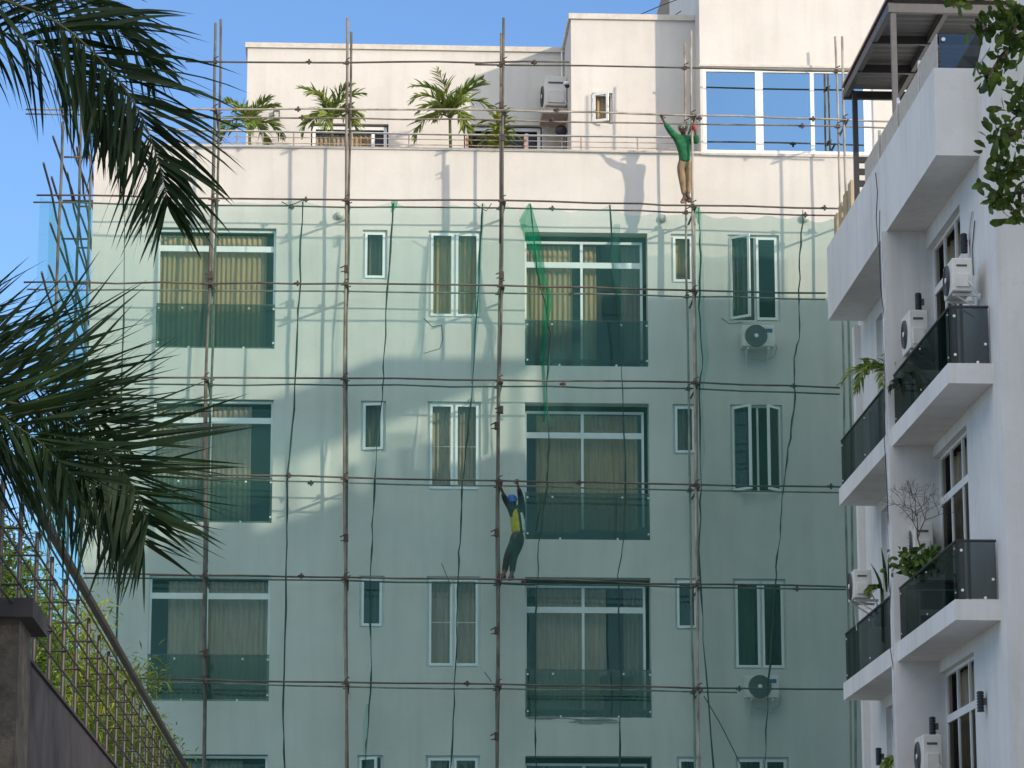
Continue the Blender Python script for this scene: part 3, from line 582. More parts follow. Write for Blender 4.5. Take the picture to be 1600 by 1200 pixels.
# security camera
c = at(886, 131, 1.4); o = empty('security_camera', 'small white dome security camera on the corner of the middle terrace block', 'camera', (c.x, 1.4, c.z))
MB().lathe([(0, .05), (.07, .04), (.075, -.03), (0, -.035)], (0, 0, 0), 'Z', 14).build('housing', M['pvc'], o, smooth=True); MB().lathe([(.001, -.10), (.04, -.08), (.055, -.035), (0, -.035)], (0, 0, 0), 'Z', 14).build('lens_dome', M['black'], o); MB().box((.03, -.02, -.02), (.16, .02, .02)).build('arm', M['grey'], o)
c = at(432, 180, YLf-.05); o = empty('wall_lantern', 'small square wall lantern on the penthouse wall above the left terrace palm', 'wall lamp', (c.x, YLf, c.z))
MB().box((-.07, -.10, -.1), (.07, -.0, .1)).build('housing', M['grey'], o); MB().box((-.045, -.115, -.08), (.045, -.10, .05)).build('diffuser', M['bird'], o)
c = at(1024, 0, YM)
# satellite/round dark fixture on terrace
c = at(877, 203, 1.9); o = empty('satellite_dish', 'small dark dish on a bracket beneath the terrace air conditioner', 'dish', (c.x, 1.9, c.z))
MB().lathe([(.001, 0), (.08, .02), (.13, .06), (.125, .07), (.001, .02)], (0, 0, 0), 'Y', 18).build('bowl', M['black'], o); MB().tube([(0, .03, 0), (.12, .2, -.05), (.12, .25, -.35)], .014, 5).build('arm', M['black'], o)

# ------------------------------------------------------------------ plants
def frond(rach, L, phi=52, n=36, wid=.035, g=.35, nrm=None, seed=0, up=1.0, lift=0.25):
    """rach: list of points; two rows of drooping, folded leaflets"""
    rd = random.Random(seed); mb = MB(); rach = [Vector(p) for p in rach]
    def pt(t):
        k = t*(len(rach)-1); i = min(int(k), len(rach)-2); f = k-i
        a, b, c, d = rach[max(i-1, 0)], rach[i], rach[i+1], rach[min(i+2, len(rach)-1)]
        return .5*((2*b)+(c-a)*f+(2*a-5*b+4*c-d)*f*f+(3*b-a-3*c+d)*f**3)
    P = [pt(i/24) for i in range(25)]; mb.cur = 1; ln = sum((P[i+1]-P[i]).length for i in range(24)); mb.tube(P, [max(.15, 1-i/25)*wid*.42 for i in range(25)], 5); mb.cur = 0
    nrm = Vector(nrm or (0, 0, 1))
    for i in range(n):
        t = .12+.88*i/(n-1); p = pt(t); T = (pt(min(t+.02, 1))-pt(max(t-.02, 0))).normalized(); B = T.cross(nrm).normalized(); Nn = B.cross(T)
        for s in (-1, 1):
            ph = R_(phi*(1-.45*t)+rd.uniform(-13, 13)); l = L*(.55+.45*math.sin(math.pi*min(1, .15+t*.9)))*rd.uniform(.62, 1.18)*(1 if t < .9 else .85)
            d = (T*math.cos(ph)+B*s*math.sin(ph)+Nn*(lift+rd.uniform(-.38, .38))).normalized()
            q = p.copy(); pts = [q.copy()]; dd = d.copy(); m = 6
            for j in range(m): dd = (dd+Vector((0, 0, -g/m*(1+j*.35)))).normalized(); q = q+dd*(l/m); pts.append(q.copy())
            side = (dd.cross(Vector((0, 0, 1)))); side = side.normalized() if side.length > .1 else B
            side = (side*math.cos(.6*s)+Nn*math.sin(.6*s)*.9+Vector([rd.uniform(-.75, .75) for _ in range(3)])).normalized()
            ws = [.35, .9, 1, .9, .7, .42, .03]; vs = []
            for j, q in enumerate(pts): hw = side*wid*.5*ws[j]; vs += [q-hw, q+hw]
            mb.add(vs, [(2*j, 2*j+1, 2*j+3, 2*j+2) for j in range(m)])
    return mb
def build_at(mb, name, mats, root):
    bpy.context.view_layer.update(); q = root.location; mb.v = [(v[0]-q[0], v[1]-q[1], v[2]-q[2]) for v in mb.v]; return mb.build(name, mats, root)
def arc(base, az, el, L, droop, n=6):
    out = []; p = Vector(base); e = el
    for i in range(n+1):
        out.append(p.copy()); p = p+Vector((math.cos(az)*math.cos(e), math.sin(az)*math.cos(e), math.sin(e)))*(L/n); e -= droop/n
    return out
def terrace_palm(px, pytop, pybase, y, L, label, nf=8, seed=1, ll=.42, mat='palml', azs=None):
    top = at(px, pytop, y); rd = random.Random(seed)
    o = empty('potted_palm', label, 'palm', (top.x, y, zroof), 'young palms on the roof terrace')
    MB().lathe([(0, 0), (.17, 0), (.23, .38), (.0, .38)], (0, 0, 0), 'Z', 14).build('pot', M['pot'], o)
    h = top.z-zroof; MB().tube([(0, 0, .3), (.02, .01, h*.6), (0, 0, h)], [.045, .035, .03], 7).build('trunk', M['stalk'], o)
    for i in range(nf):
        az = i/nf*2*math.pi+rd.uniform(-.3, .3); q = i % 3; el = (rd.uniform(1.2, 1.45), rd.uniform(.85, 1.15), rd.uniform(.4, .8))[q]
        build_at(frond(arc(top, az, el, L*rd.uniform(.8, 1.1), (rd.uniform(1.0, 1.6), rd.uniform(1.7, 2.2), rd.uniform(1.9, 2.5))[q]), ll, 46, 24, .05, .35, seed=seed*20+i), 'frond', [M[mat], M['stalk']], o)
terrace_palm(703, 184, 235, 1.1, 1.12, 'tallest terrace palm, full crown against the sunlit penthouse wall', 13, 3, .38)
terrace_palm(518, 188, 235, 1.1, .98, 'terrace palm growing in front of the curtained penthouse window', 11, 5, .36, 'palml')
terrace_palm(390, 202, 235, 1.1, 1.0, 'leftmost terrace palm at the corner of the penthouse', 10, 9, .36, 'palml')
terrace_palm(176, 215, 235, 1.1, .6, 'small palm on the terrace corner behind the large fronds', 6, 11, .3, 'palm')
def strap_plant(px, py, y, H, label, mat='yleaf', n=34, wid=.05, seed=3, base_z=None, cat='plant', name='strap_leaf_plant', spread=.5):
    b = at(px, py, y); rd = random.Random(seed); o = empty(name, label, cat, (b.x, y, b.z)); mb = MB()
    mb.cur = 1; mb.tube([(0, 0, -.2), (0, 0, H*.6)], .02, 5); mb.cur = 0
    for i in range(n):
        az = rd.uniform(0, 6.28); z0 = H*.65*rd.random(); L = H*rd.uniform(.4, .62); e = rd.uniform(.5, 1.3); q = Vector((0, 0, z0)); side = Vector((-math.sin(az), math.cos(az), 0)); vs = []; ws = [.4, 1, .9, .5, .05]
        for j in range(5):
            vs += [q-side*wid*.5*ws[j], q+side*wid*.5*ws[j]]; q = q+Vector((math.cos(az)*math.cos(e), math.sin(az)*math.cos(e), math.sin(e)))*L/4; e -= spread
        mb.add(vs, [(2*j, 2*j+1, 2*j+3, 2*j+2) for j in range(4)])
    mb.build('foliage', [M[mat], M['bark']], o); return o
strap_plant(780, 246, .35, 1.15, 'yellow-green strap leafed shrub behind the middle pole on the terrace', n=95, wid=.085)

# foreground palm, trunk just outside the left edge
YP = -48.0
fp = empty('palm_tree', 'big dark feathery palm close by on the left, its fronds hanging across the view', 'palm', (-3.6, YP, 0))
def F(pts, L, seed, **k):
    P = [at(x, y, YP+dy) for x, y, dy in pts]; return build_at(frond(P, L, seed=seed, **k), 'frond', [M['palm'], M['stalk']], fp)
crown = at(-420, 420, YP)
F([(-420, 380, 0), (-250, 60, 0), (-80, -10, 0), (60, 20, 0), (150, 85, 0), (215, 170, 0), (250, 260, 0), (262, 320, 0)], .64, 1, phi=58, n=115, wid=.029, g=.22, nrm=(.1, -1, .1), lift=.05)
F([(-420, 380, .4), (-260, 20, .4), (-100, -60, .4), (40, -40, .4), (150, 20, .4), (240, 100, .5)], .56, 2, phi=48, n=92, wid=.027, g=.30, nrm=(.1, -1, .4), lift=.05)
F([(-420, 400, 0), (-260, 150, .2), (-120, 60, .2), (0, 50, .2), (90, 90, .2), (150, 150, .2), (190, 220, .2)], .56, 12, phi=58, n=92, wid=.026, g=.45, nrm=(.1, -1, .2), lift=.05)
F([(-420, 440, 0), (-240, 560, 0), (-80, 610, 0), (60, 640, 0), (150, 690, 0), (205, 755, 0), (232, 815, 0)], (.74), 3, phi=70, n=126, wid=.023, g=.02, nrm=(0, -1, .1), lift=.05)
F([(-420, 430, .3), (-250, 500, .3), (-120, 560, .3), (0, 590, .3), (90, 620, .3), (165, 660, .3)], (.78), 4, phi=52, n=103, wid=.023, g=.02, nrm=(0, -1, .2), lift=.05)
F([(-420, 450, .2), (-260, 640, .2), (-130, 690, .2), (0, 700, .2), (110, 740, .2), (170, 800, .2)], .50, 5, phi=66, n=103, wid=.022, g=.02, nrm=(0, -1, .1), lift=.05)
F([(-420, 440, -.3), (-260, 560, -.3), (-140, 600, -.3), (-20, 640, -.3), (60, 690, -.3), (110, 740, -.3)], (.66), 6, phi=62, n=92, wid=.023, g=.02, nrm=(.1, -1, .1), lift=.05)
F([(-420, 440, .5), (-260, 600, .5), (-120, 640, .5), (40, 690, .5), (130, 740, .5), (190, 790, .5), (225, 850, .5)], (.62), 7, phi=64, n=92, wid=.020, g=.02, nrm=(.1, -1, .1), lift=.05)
build_at(MB().tube([(crown.x-.3, YP, 0), (crown.x-.25, YP, 2), (crown.x, YP, crown.z)], [.17, .14, .11], 10), 'trunk', M['bark'], fp)
for i in range(5):
    az = 2.3+i*.55; build_at(frond(arc(crown, az, 1.0, 2.2, 2.2), .55, 55, 40, .034, .4, seed=40+i), 'frond', [M['palm'], M['stalk']], fp)

# broad leafed tree at the right edge
YT = -50.0
bt = empty('leafy_tree', 'dark broad leafed tree whose twigs hang in from the right edge', 'tree', (5.2, -53, 0))
def leaves(mb, c, n, rad, rd, size=.065):
    for i in range(n):
        p = Vector(c)+Vector([rd.gauss(0, rad*.5) for _ in range(3)]); d = Vector([rd.gauss(0, 1) for _ in range(3)]).normalized(); s = d.cross(Vector([rd.gauss(0, 1) for _ in range(3)])).normalized(); l = size*rd.uniform(.7, 1.25); wd = l*.24
        k = d.cross(s)*l*.08
        mb.add([p, p+d*l*.3+s*wd*.8+k, p+d*l*.7+s*wd+k, p+d*l*.95+s*wd*.4, p+d*l, p+d*l*.95-s*wd*.4, p+d*l*.7-s*wd+k, p+d*l*.3-s*wd*.8+k], [(0, 1, 2, 3, 4, 5, 6, 7)])
rd = random.Random(5); lf = MB(); br = MB()
br.tube([(5.2, -53, 0), (5.1, -53, 3), (5.0, -52.6, 5)], [.22, .17, .12], 10)
twigs = [([(1800, 40), (1640, 10), (1570, 25), (1535, 50)], 20), ([(1640, 10), (1590, -15), (1500, -8), (1488, 3)], 14), ([(1640, 10), (1600, 60), (1560, 95), (1545, 118)], 18), ([(1800, 120), (1660, 130), (1610, 150), (1590, 140)], 8),
         ([(1800, 260), (1650, 180), (1600, 200), (1565, 215), (1552, 222)], 14), ([(1650, 180), (1620, 230), (1590, 262), (1558, 268)], 16), ([(1650, 240), (1625, 280), (1600, 300), (1560, 305), (1554, 307)], 12), ([(1650, 240), (1615, 310), (1590, 330), (1582, 340)], 8), ([(1640, 10), (1620, 0), (1590, 30), (1580, 60)], 18), ([(1660, 130), (1620, 170), (1600, 175), (1580, 172)], 8)]
for pts, n in twigs:
    P = [at(x, y, YT+rd.uniform(-.15, .15)) for x, y in pts]; br.tube(P, [.012-.002*min(i, 4) for i in range(len(P))], 5)
    for i in range(n):
        k = rd.uniform(.35, 1)*(len(P)-1); j = min(int(k), len(P)-2); c = P[j].lerp(P[j+1], k-j); leaves(lf, c, 4, .05, rd, .062)
    leaves(lf, P[-1], 5, .03, rd, .062)
for i in range(14):
    e = Vector((rd.uniform(3.9, 7.5), rd.uniform(-57, -49.5), rd.uniform(4.2, 9.5)))
    if e.x < .235*(e.y+D0)+.9: e.x = .235*(e.y+D0)+1.2
    br.tube([(5.0, -52.6, 5), Vector((5, -52.6, 5)).lerp(e, .5)+Vector((0, 0, .3)), e], [.07, .04, .015], 6)
    for k in range(48):
        c = e+Vector([rd.gauss(0, .55) for _ in range(3)])
        if c.x > .235*(c.y+D0)+.15: leaves(lf, c, 9, .28, rd, .14)
for i in range(70):  # unseen leaf clusters overhead, added to shade the foreground palms and fence
    e = Vector((rd.uniform(-7, 6), rd.uniform(-63, -43), 0)); e.z = max(6.4, 1.6+.37*(e.y+D0)+1.5)+abs(rd.gauss(0, 1.2))
    if i % 3 == 0: br.tube([(5.0, -52.6, 5), Vector((5, -52.6, 6.5)).lerp(e, .5)+Vector((0, 0, 1.2)), e], [.07, .04, .012], 5)
    for k in range(26):
        c = e+Vector((rd.gauss(0, .75), rd.gauss(0, .75), rd.gauss(0, .35)))
        if c.z > 1.6+.37*(c.y+D0)+.45 and not (.25*(c.y+D0) > 0 and c.z < 5.5): leaves(lf, c, 7, .32, rd, .20)
build_at(br, 'trunk', M['bark'], bt); build_at(lf, 'crown', M['tleaf'], bt)

# ------------------------------------------------------------------ boundary wall and railing at lower left
XW = -2.0; zw = 1.6+2.0/.838; zr = 1.6+2.0/.588
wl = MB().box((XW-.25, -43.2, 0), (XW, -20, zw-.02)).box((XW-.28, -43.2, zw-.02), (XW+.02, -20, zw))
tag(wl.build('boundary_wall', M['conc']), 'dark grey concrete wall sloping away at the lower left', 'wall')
pc = at(42, 1050, -43.4); cz = at(60, 978, -43.6).z
pl = empty('gate_pillar', 'rough concrete pillar with an overhanging cap in the lower left corner', 'pillar', (pc.x-.4, -43.5, 0))
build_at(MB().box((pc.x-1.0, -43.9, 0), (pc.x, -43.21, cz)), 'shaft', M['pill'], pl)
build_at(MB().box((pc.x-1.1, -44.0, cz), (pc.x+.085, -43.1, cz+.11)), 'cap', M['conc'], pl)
fr = empty('steel_railing', 'steel railing with round posts and thin rails on top of the dark wall', 'railing', (XW, -32, zw))
ys_ = [-44.6+1.04*i for i in range(24)]
for y in ys_:
    if y < -43.1: z0 = zw
    build_at(MB().tube([(XW-.1, y, zw if y > -43.2 else 0), (XW-.1, y, zr-.02)], .015, 8), 'post', M['rail'], fr)
    for k in range(1, 6):
        z = zw+(zr-zw)*k/6; build_at(MB().tube([(XW-.16, y, z), (XW+.03, y, z)], .008, 5), 'bracket', M['rail'], fr) if k in (2, 4) else None
for k in range(1, 6):
    z = zw+(zr-zw)*k/6; build_at(MB().tube([(XW+.02, -47, z), (XW+.02, -20, z)], .008, 6), 'rail', M['rail'], fr)
build_at(MB().tube([(XW-.02, -47, zr), (XW-.02, -20, zr)], .034, 8), 'handrail', M['rail'], fr)
# hedge behind
def hedge(x, y, h, label, seed, mat='bam', n=900, w_=.9):
    rd = random.Random(seed); o = empty('bamboo_clump', label, 'bamboo', (x, y, 0), 'bamboo clumps behind the railing'); mb = MB(); st = MB()
    for i in range(14): 
        bx, by = rd.gauss(0, w_*.25), rd.gauss(0, w_*.4); st.tube([(bx, by, 0), (bx*1.1, by*1.1, h*.6), (bx*1.2, by*1.3, h*rd.uniform(.75, .93))], [.02, .014, .004], 5)
    tufts = [Vector((rd.gauss(0, w_*.33), rd.gauss(0, w_*.6), h*(1-abs(rd.gauss(0, .17))))) for _ in range(150)]
    for i in range(n):
        t_ = tufts[i % 150]; p = t_+Vector([rd.gauss(0, .13) for _ in range(3)]); d = Vector((rd.gauss(0, 1), rd.gauss(0, 1), rd.gauss(.3, .8))).normalized(); s = d.cross(Vector((rd.gauss(0, .5), rd.gauss(0, .5), 1))).normalized(); l = rd.uniform(.10, .22); k = Vector((0, 0, -l*.25))
        mb.add([p, p+d*l*.4+s*.013, p+d*l+k, p+d*l*.4-s*.013], [(0, 1, 2, 3)])
    st.build('canes', M['stalk'], o); mb.build('foliage', M[mat], o)
hl = ['nearest the pillar', 'second from the pillar', 'half way along the railing', 'thin, beyond the middle of the railing', 'coloured sunlit yellow at the low end', 'farthest, low behind the last posts']
for i, (y, h, n) in enumerate(((-37.5, 6.1, 5200), (-34.0, 6.3, 5200), (-30.0, 6.4, 5600), (-25.5, 6.6, 6500), (-20.5, 6.6, 6500), (-14.5, 6.6, 6500))):
    hedge(XW-1.55, y, h, 'yellow-green bamboo clump '+hl[i], i, 'bam' if i < 3 else 'yleaf', n, .85 if i < 3 else 1.1)  # last clumps take the brighter leaf, sunlight put into their colour

# ------------------------------------------------------------------ white building on the right
XO, XB = 8.6, 9.25
rb = empty('white_apartment_building', 'white apartment block on the right with glass balconies and a roof pergola', 'building', (11, -15, 0))
def rbp(mb, name, mat, parent=None, **k): return loc(mb, name, mat, parent or rb, rb, **k)
yn = atx(1482, 590, XO).y; yf = atx(1311, 770, XO).y; ypf = atx(1293, 440, XO).y
zpt = (atx(1460, 114, XO).z+atx(1291, 381, XO).z)/2; zpb = (atx(1465, 245, XO).z+atx(1295, 495, XO).z)/2
zs2 = (atx(1482, 601, XO).z+atx(1310, 790, XO).z)/2; zs3 = (atx(1497, 970, XO).z+atx(1317, 1092, XO).z)/2
SR = zs2-zs3; zs1 = zs3-SR; thk = .30
yc = atx(1548, 100, XB).y       # near corner of wall
ypier = atx(1386, 600, XO-.06).y
YF = yf+1.4; ypn = atx(1461, 180, XO).y
# windows on the recessed wall (x = XB): y ranges
wn = (atx(1449, 420, XB).y, atx(1501, 380, XB).y)    # far, near
wf_ = (wn[0]+ (ypier-yn)+.2, wn[1]+(ypier-yn)+.2)
rows_z = []
ztw = (atx(1447, 388, XB).z+atx(1500, 320, XB).z)/2; zlt = (atx(1450, 457, XB).z+atx(1500, 392, XB).z)/2
def yholed(y0, y1, z0, z1, x, holes):
    m_ = holed(y0, y1, z0, z1, 0, holes); m_.v = [(x+v[1], v[0], v[2]) for v in m_.v]; return m_
hl2 = []
for r in range(4):
    zf = zs2+thk-SR*(r-0)   # slab top for this storey's balcony
    for (a, b) in (wn, wf_): hl2.append((min(a, b), max(a, b), zf+.02, ztw-SR*r, .14))
yb0 = yn-.02
m_ = yholed(yc, YF, 0, zpt, XB, [h for h in hl2 if h[1] < YF-.1 and h[2] > .1])
# jog, near wing, roof and far walls
m_.quad((XB, yc, 0), (XB+.42, yc, 0), (XB+.42, yc, zpt+.55), (XB, yc, zpt+.55)); m_.quad((XB+.42, yc, 0), (XB+.42, -38, 0), (XB+.42, -38, 17.3), (XB+.42, yc, 17.3))
m_.quad((XB, YF, 0), (26, YF, 0), (26, YF, zpt), (XB, YF, zpt)); m_.quad((XB, yc, zpt-.02), (26, yc, zpt-.02), (26, YF, zpt-.02), (XB, YF, zpt-.02))
m_.box((XB+.43, -38, 0), (26, yc-.0, 17.3))
m_.quad((XB, yc, zpt-.02), (XB, yc, zpt+.55), (XB, ypn+.02, zpt), (XB, ypn+.02, zpt-.02))
rbp(m_, 'wall', M['rwall'])
rbp(MB().box((10.0, YF, 0), (26, -4.2, 18.5)), 'rear_wing', M['rwall'])
rbp(MB().box((XB+.6, yc+.2, 0), (XB+.62, YF-.1, zpt-.1)), 'interior', M['room'])
rbp(MB().box((XO, ypn, zpb), (XB+.0, ypf, zpt)), 'roof_parapet', M['rwall'])
for r, z in enumerate((zs2, zs3, zs1, zs1-SR)):
    s_ = rbp(MB().box((XO, yn, z), (XB, ypier, z+thk)), 'balcony_slab', M['rwall'])
    s_ = rbp(MB().box((XO, ypier+.3, z), (XB, yf, z+thk)), 'balcony_slab', M['rwall'])
rbp(MB().box((XO-.05, ypier, 0), (XB, ypier+.30, zpb)), 'pier', M['rwall'])
rbp(MB().box((XB-.12, YF-.25, 0), (XB, YF, zpb)), 'pier', M['rwall'])
for (a, b, c, d, r_) in hl2:
    if c < .1 or b > YF-.1: continue
    i = round((ztw-d)/SR); zl = zlt-SR*i; f = MB(); x = XB+.10; t = .05
    f.box((x, a, d-t), (x+.05, b, d)); f.box((x, a, zl-.06), (x+.05, b, zl+.06)); f.box((x, a, c), (x+.05, b, c+t))
    for yy in (a, b-t): f.box((x+.001, yy, c+t), (x+.049, yy+t, d-t))
    for k in (1/3, 2/3): f.box((x+.002, a+(b-a)*k-.03, c+t), (x+.048, a+(b-a)*k+.03, d-t))
    wn_ = rbp(f, 'window', M['pvc'])
    for k in range(3):
        y0 = a+(b-a)*k/3+.03; y1 = a+(b-a)*(k+1)/3-.03
        for z0, z1, mt in ((zl+.06, d-t, 'pane'), (c+t, zl-.06, 'paned')):
            rbp(MB().quad((x+.03, y0, z0), (x+.03, y1, z0), (x+.03, y1, z1), (x+.03, y0, z1)), 'pane', M[mt], wn_)
    m_ = MB(); vs = []; n = 40
    for q in range(n+1): vs += [(x+.22+.03*math.sin(q*1.1), a+(b-a)*q/n, c), (x+.22+.03*math.sin(q*1.1), a+(b-a)*q/n, d)]
    m_.add(vs, [(2*q, 2*q+2, 2*q+3, 2*q+1) for q in range(n)]); rbp(m_, 'curtain', M['curt2'], wn_, smooth=True)
# glass balustrades
def balus(y0, y1, z, end=True, sub=''):
    zt2 = z+.86
    gl = rbp(MB().box((XO+.05, y0, z+.02), (XO+.062, y1, zt2)), 'balustrade', M['balr'])
    if end: rbp(MB().box((XO+.07, y0-.0, z+.02), (XB-.03, y0+.012, zt2)), 'end_panel', M['balr'], gl)
    rbp(MB().tube([(XO+.056, y1, zt2), (XO+.056, y0, zt2), (XB-.02, y0, zt2)] if end else [(XO+.056, y1, zt2), (XO+.056, y0, zt2)], .022, 6), 'handrail', M['black'], gl)
    n = 2
    for i in range(n+1):
        yy = y0+.12+(y1-y0-.24)*i/n
        for zz in (z+.12, zt2-.1): rbp(MB().lathe([(0, 0), (.014, 0), (.014, -.012), (0, -.012)], (XO+.05, yy, zz), 'X', 8), 'stud', M['pvc'], gl)
    if end:
        for xx, zz in ((XO+.12, z+.14), (XO+.12, zt2-.14), (XB-.08, z+.3), (XB-.2, z+.03)): rbp(MB().lathe([(0, 0), (.022, 0), (.022, -.012), (0, -.012)], (xx, y0, zz), 'Y', 8), 'stud', M['pvc'], gl)
    rbp(MB().box((XO+.07, y0+.03, z+.01), (XO+.11, y0+.07, zt2)), 'post', M['black'], gl)
for z in (zs2, zs3, zs1):
    balus(yn+.06, ypier-.02, z+thk); balus(ypier+.34, yf-.05, z+thk, False)
# roof edge: beige panels with steel posts, glass pane at near end
for i, (a, b) in enumerate(((.02, 1.9), (1.95, 3.7), (3.75, 5.4))):
    y0 = ypn+a+1.5; y1 = ypn+b+1.5
    rbp(MB().box((XO+.09, y0, zpt), (XO+.14, y1, zpt+.52)), 'roof_panel', M['frost']); rbp(MB().box((XO+.05, y0-.03, zpt), (XO+.09, y0+.03, zpt+.6)), 'panel_post', M['steel'])
gl = rbp(MB().box((XO+.1, ypn+.03, zpt+.01), (XB+.9, ypn+.042, zpt+.54)), 'roof_balustrade', M['balr']); rbp(MB().box((XO+.06, ypn+.03, zpt+.01), (XO+.075, ypn+1.5, zpt+.54)), 'side_panel', M['frost'], gl)
rbp(MB().lathe([(0, 0), (.03, 0), (.03, -.03), (0, -.03)], (XO+.16, ypn+.02, zpt+.45), 'Y', 10), 'stud', M['pvc'], gl)
# cable on pier
rbp(MB().tube(wobble((XO-.07, ypier+.05, 0), (XO-.07, ypier+.05, zpb), .03, 26), .011, 5), 'cable', M['cablew']); rbp(MB().tube(wobble((XO-.07, ypier+.12, 1), (XO-.07, ypier+.2, zpb+.4), .05, 22), .007, 5), 'cable', M['cable'])
rbp(MB().tube([atx(1372, 385, XO-.01), atx(1369, 340, XO-.01), atx(1371, 300, XO-.01), atx(1368, 270, XO-.01)], .008, 5), 'cable', M['grey'])

rbp(MB().tube([atx(1519, 330, XB-.03), atx(1516, 350, XB-.03), atx(1513, 380, XB-.03), atx(1516, 425, XB-.03), atx(1520, 470, XB-.03)], .014, 5), 'conduit', M['cablew'])
rbp(MB().tube([atx(1523, 345, XB-.02), atx(1519, 390, XB-.02), atx(1521, 430, XB-.02)], .010, 5), 'conduit', M['grey'])
# pergola
XP = 8.75; pz = (atx(1317, 144, XP).z+atx(1388, 10, XP).z)/2; pyf = atx(1317, 144, XP).y; pyn = atx(1388, 10, XP).y
pg = empty('pergola', 'dark steel pergola with a ribbed metal roof on top of the white building', 'pergola', (XP+1, (pyf+pyn)/2, zpt))
PX1 = XP+3.0
rf = MB(); n = 44; vs = []
for i in range(n+1):
    x = XP+.06+(PX1-XP-.12)*i/n; z = pz+.07+(.022 if i % 2 else 0); vs += [(x, pyn, z), (x, pyf, z)]
def ribs(y0, y1):
    n = 60; vs = []
    for i in range(n+1):
        y = y0+(y1-y0)*i/n; z = pz+.06+(.03 if i % 3 == 0 else 0); vs += [(XP, y, z), (PX1, y, z)]
    m_ = MB(); m_.add(vs, [(2*i, 2*i+1, 2*i+3, 2*i+2) for i in range(n)]); return m_
loc(ribs(pyn, pyf), 'roof_sheet', M['roofm'], pg, pg)
loc(MB().box((XP-.03, pyn-.04, pz+.10), (PX1, pyf, pz+.14)), 'roof_edge', M['copper'], pg, pg)  # copper tone here stands in for sunlight on the fascia
for a, b in (((XP, pyn), (XP+.09, pyf)), ((XP+.95, pyn), (XP+1.03, pyf)), ((PX1-.08, pyn), (PX1, pyf))): loc(MB().box((a[0], a[1]+.002, pz-.10), (b[0], b[1]-.002, pz+.05)), 'beam', M['grey'] if a[0] > XP+.1 else M['black'], pg, pg)
for t in (0, .34, .67, .985): y = pyn+(pyf-pyn)*t; loc(MB().box((XP+.001, y, pz-.12), (PX1-.001, y+.08, pz+.03)), 'beam', M['grey'] if t == 0 else M['black'], pg, pg)
for x, y in ((XP+.04, pyn+.02), (XP+.10, pyf-.45), (PX1-.1, pyn+.02), (PX1-.1, pyf-.3)): loc(MB().box((x, y, zpt), (x+.09, y+.09, pz-.1)), 'post', M['grey'] if y < pyn+1 else M['black'], pg, pg)
for k in range(5): loc(MB().box((XP+.15, pyf-.44, zpt+.25+k*.22), (XP+1.2, pyf-.38, zpt+.36+k*.22)), 'slat', M['black'], pg, pg)
# timber boards leaning on parapet far end
for i in range(4):
    y = ypf-.3-.55*i; m_ = MB().box((XO+.12, y-.18, zpt-.0), (XO+.17, y+.16, zpt+.55+.05*i)); tag(m_.build('timber_board', M['wood']), ['short pale board standing at the far end of the white parapet', 'second pale board from the far end of the white parapet', 'third pale board from the far end of the white parapet', 'tallest pale board, nearest the pergola post'][i], 'board', 'boards along the white roof edge')

# ribbed black lamps
for px, py, X, lb in ((1506, 380, XB, 'black ribbed wall lamp beside the topmost window, above an air conditioner'), (1435, 472, None, 'black ribbed wall lamp on the pier above the fan-fronted unit'), (1354, 572, XB-.1, 'black ribbed wall lamp on the far end behind the palm leaf'),
                  (1457, 1135, None, 'black ribbed wall lamp above the lowest air conditioner'), (1532, 1096, XB, 'black ribbed wall lamp right of the lowest upper window'), (1373, 1182, XB-.1, 'lowest black ribbed lamp beside the small fern')):
    c = atx(px, py, (X or (XB-.13))-.09)
    o = empty('wall_lamp', lb, 'wall lamp', tuple(c), 'black wall lamps on the white building')
    for k in range(7): MB().lathe([(0, 0), (.055, 0), (.055, .028), (0, .028)], (0, 0, -.15+k*.043), 'Z', 12).build('fin', M['black'], o)
    MB().lathe([(0, -.15), (.04, -.15), (.04, .15), (0, .15)], (0, 0, 0), 'Z', 10).build('core', M['black'], o); MB().box((.03, -.03, -.05), (.09, .03, .05)).build('mount', M['grey'], o)
# AC units on the white building, fan side facing left
def acr(px, py, X, lb, **k):
    c = atx(px, py, X); return ac((X, c.y, c.z), R_(-90), lb, **k)
acr(1416, 551, XB-.50, 'beige air conditioner with round fan on the pier at the second balcony', w_=.72, h=.62, sticker=False)
acr(1482, 463, XB-.50, 'cream air conditioner with tangled pipes high beside the topmost window', w_=.70, h=.50, sticker=False)
acr(1330, 938, XB-.85, 'white air conditioner jutting out at the far end above the lower balcony', w_=.66, h=.48, sticker=False)
acr(1437, 1212, XB-.50, 'air conditioner with a red mark at the bottom edge of the white building', w_=.72, h=.60, sticker=False)
acr(1424, 880, XB-.40, 'air conditioner hidden behind the bare shrub on the lower balcony', w_=.70, h=.60, sticker=False)

# balcony plants
def bal_palm(px, py, X, L, lb, az0, n, seed, mat='palml', ll=.28):
    c = atx(px, py, X); o = empty('balcony_palm', lb, 'palm', (c.x, c.y, c.z)); rd = random.Random(seed)
    MB().tube([(0, 0, -.9), (0, 0, 0)], .03, 6).build('stem', M['stalk'], o)
    for i in range(n): build_at(frond(arc(c, az0+rd.uniform(-.5, .5)+i*.35, rd.uniform(.3, 1.0), L*rd.uniform(.7, 1), rd.uniform(1.6, 2.4)), ll, 50, 18, .035, .5, seed=seed+i), 'frond', [M[mat], M['stalk']], o)
bal_palm(1390, 585, XB-.5, 1.15, 'arching green palm leaning out from the far upper balcony', 3.0, 7, 70, 'palml', .38)
bal_palm(1425, 600, XB-.35, .5, 'small dark palm seen through the upper balcony glass', 3.3, 4, 80, 'palm', .2)
bal_palm(1408, 1190, XB-.4, .5, 'small fern-like palm at the bottom edge beside the pier', 2.6, 5, 90, 'palml', .2)
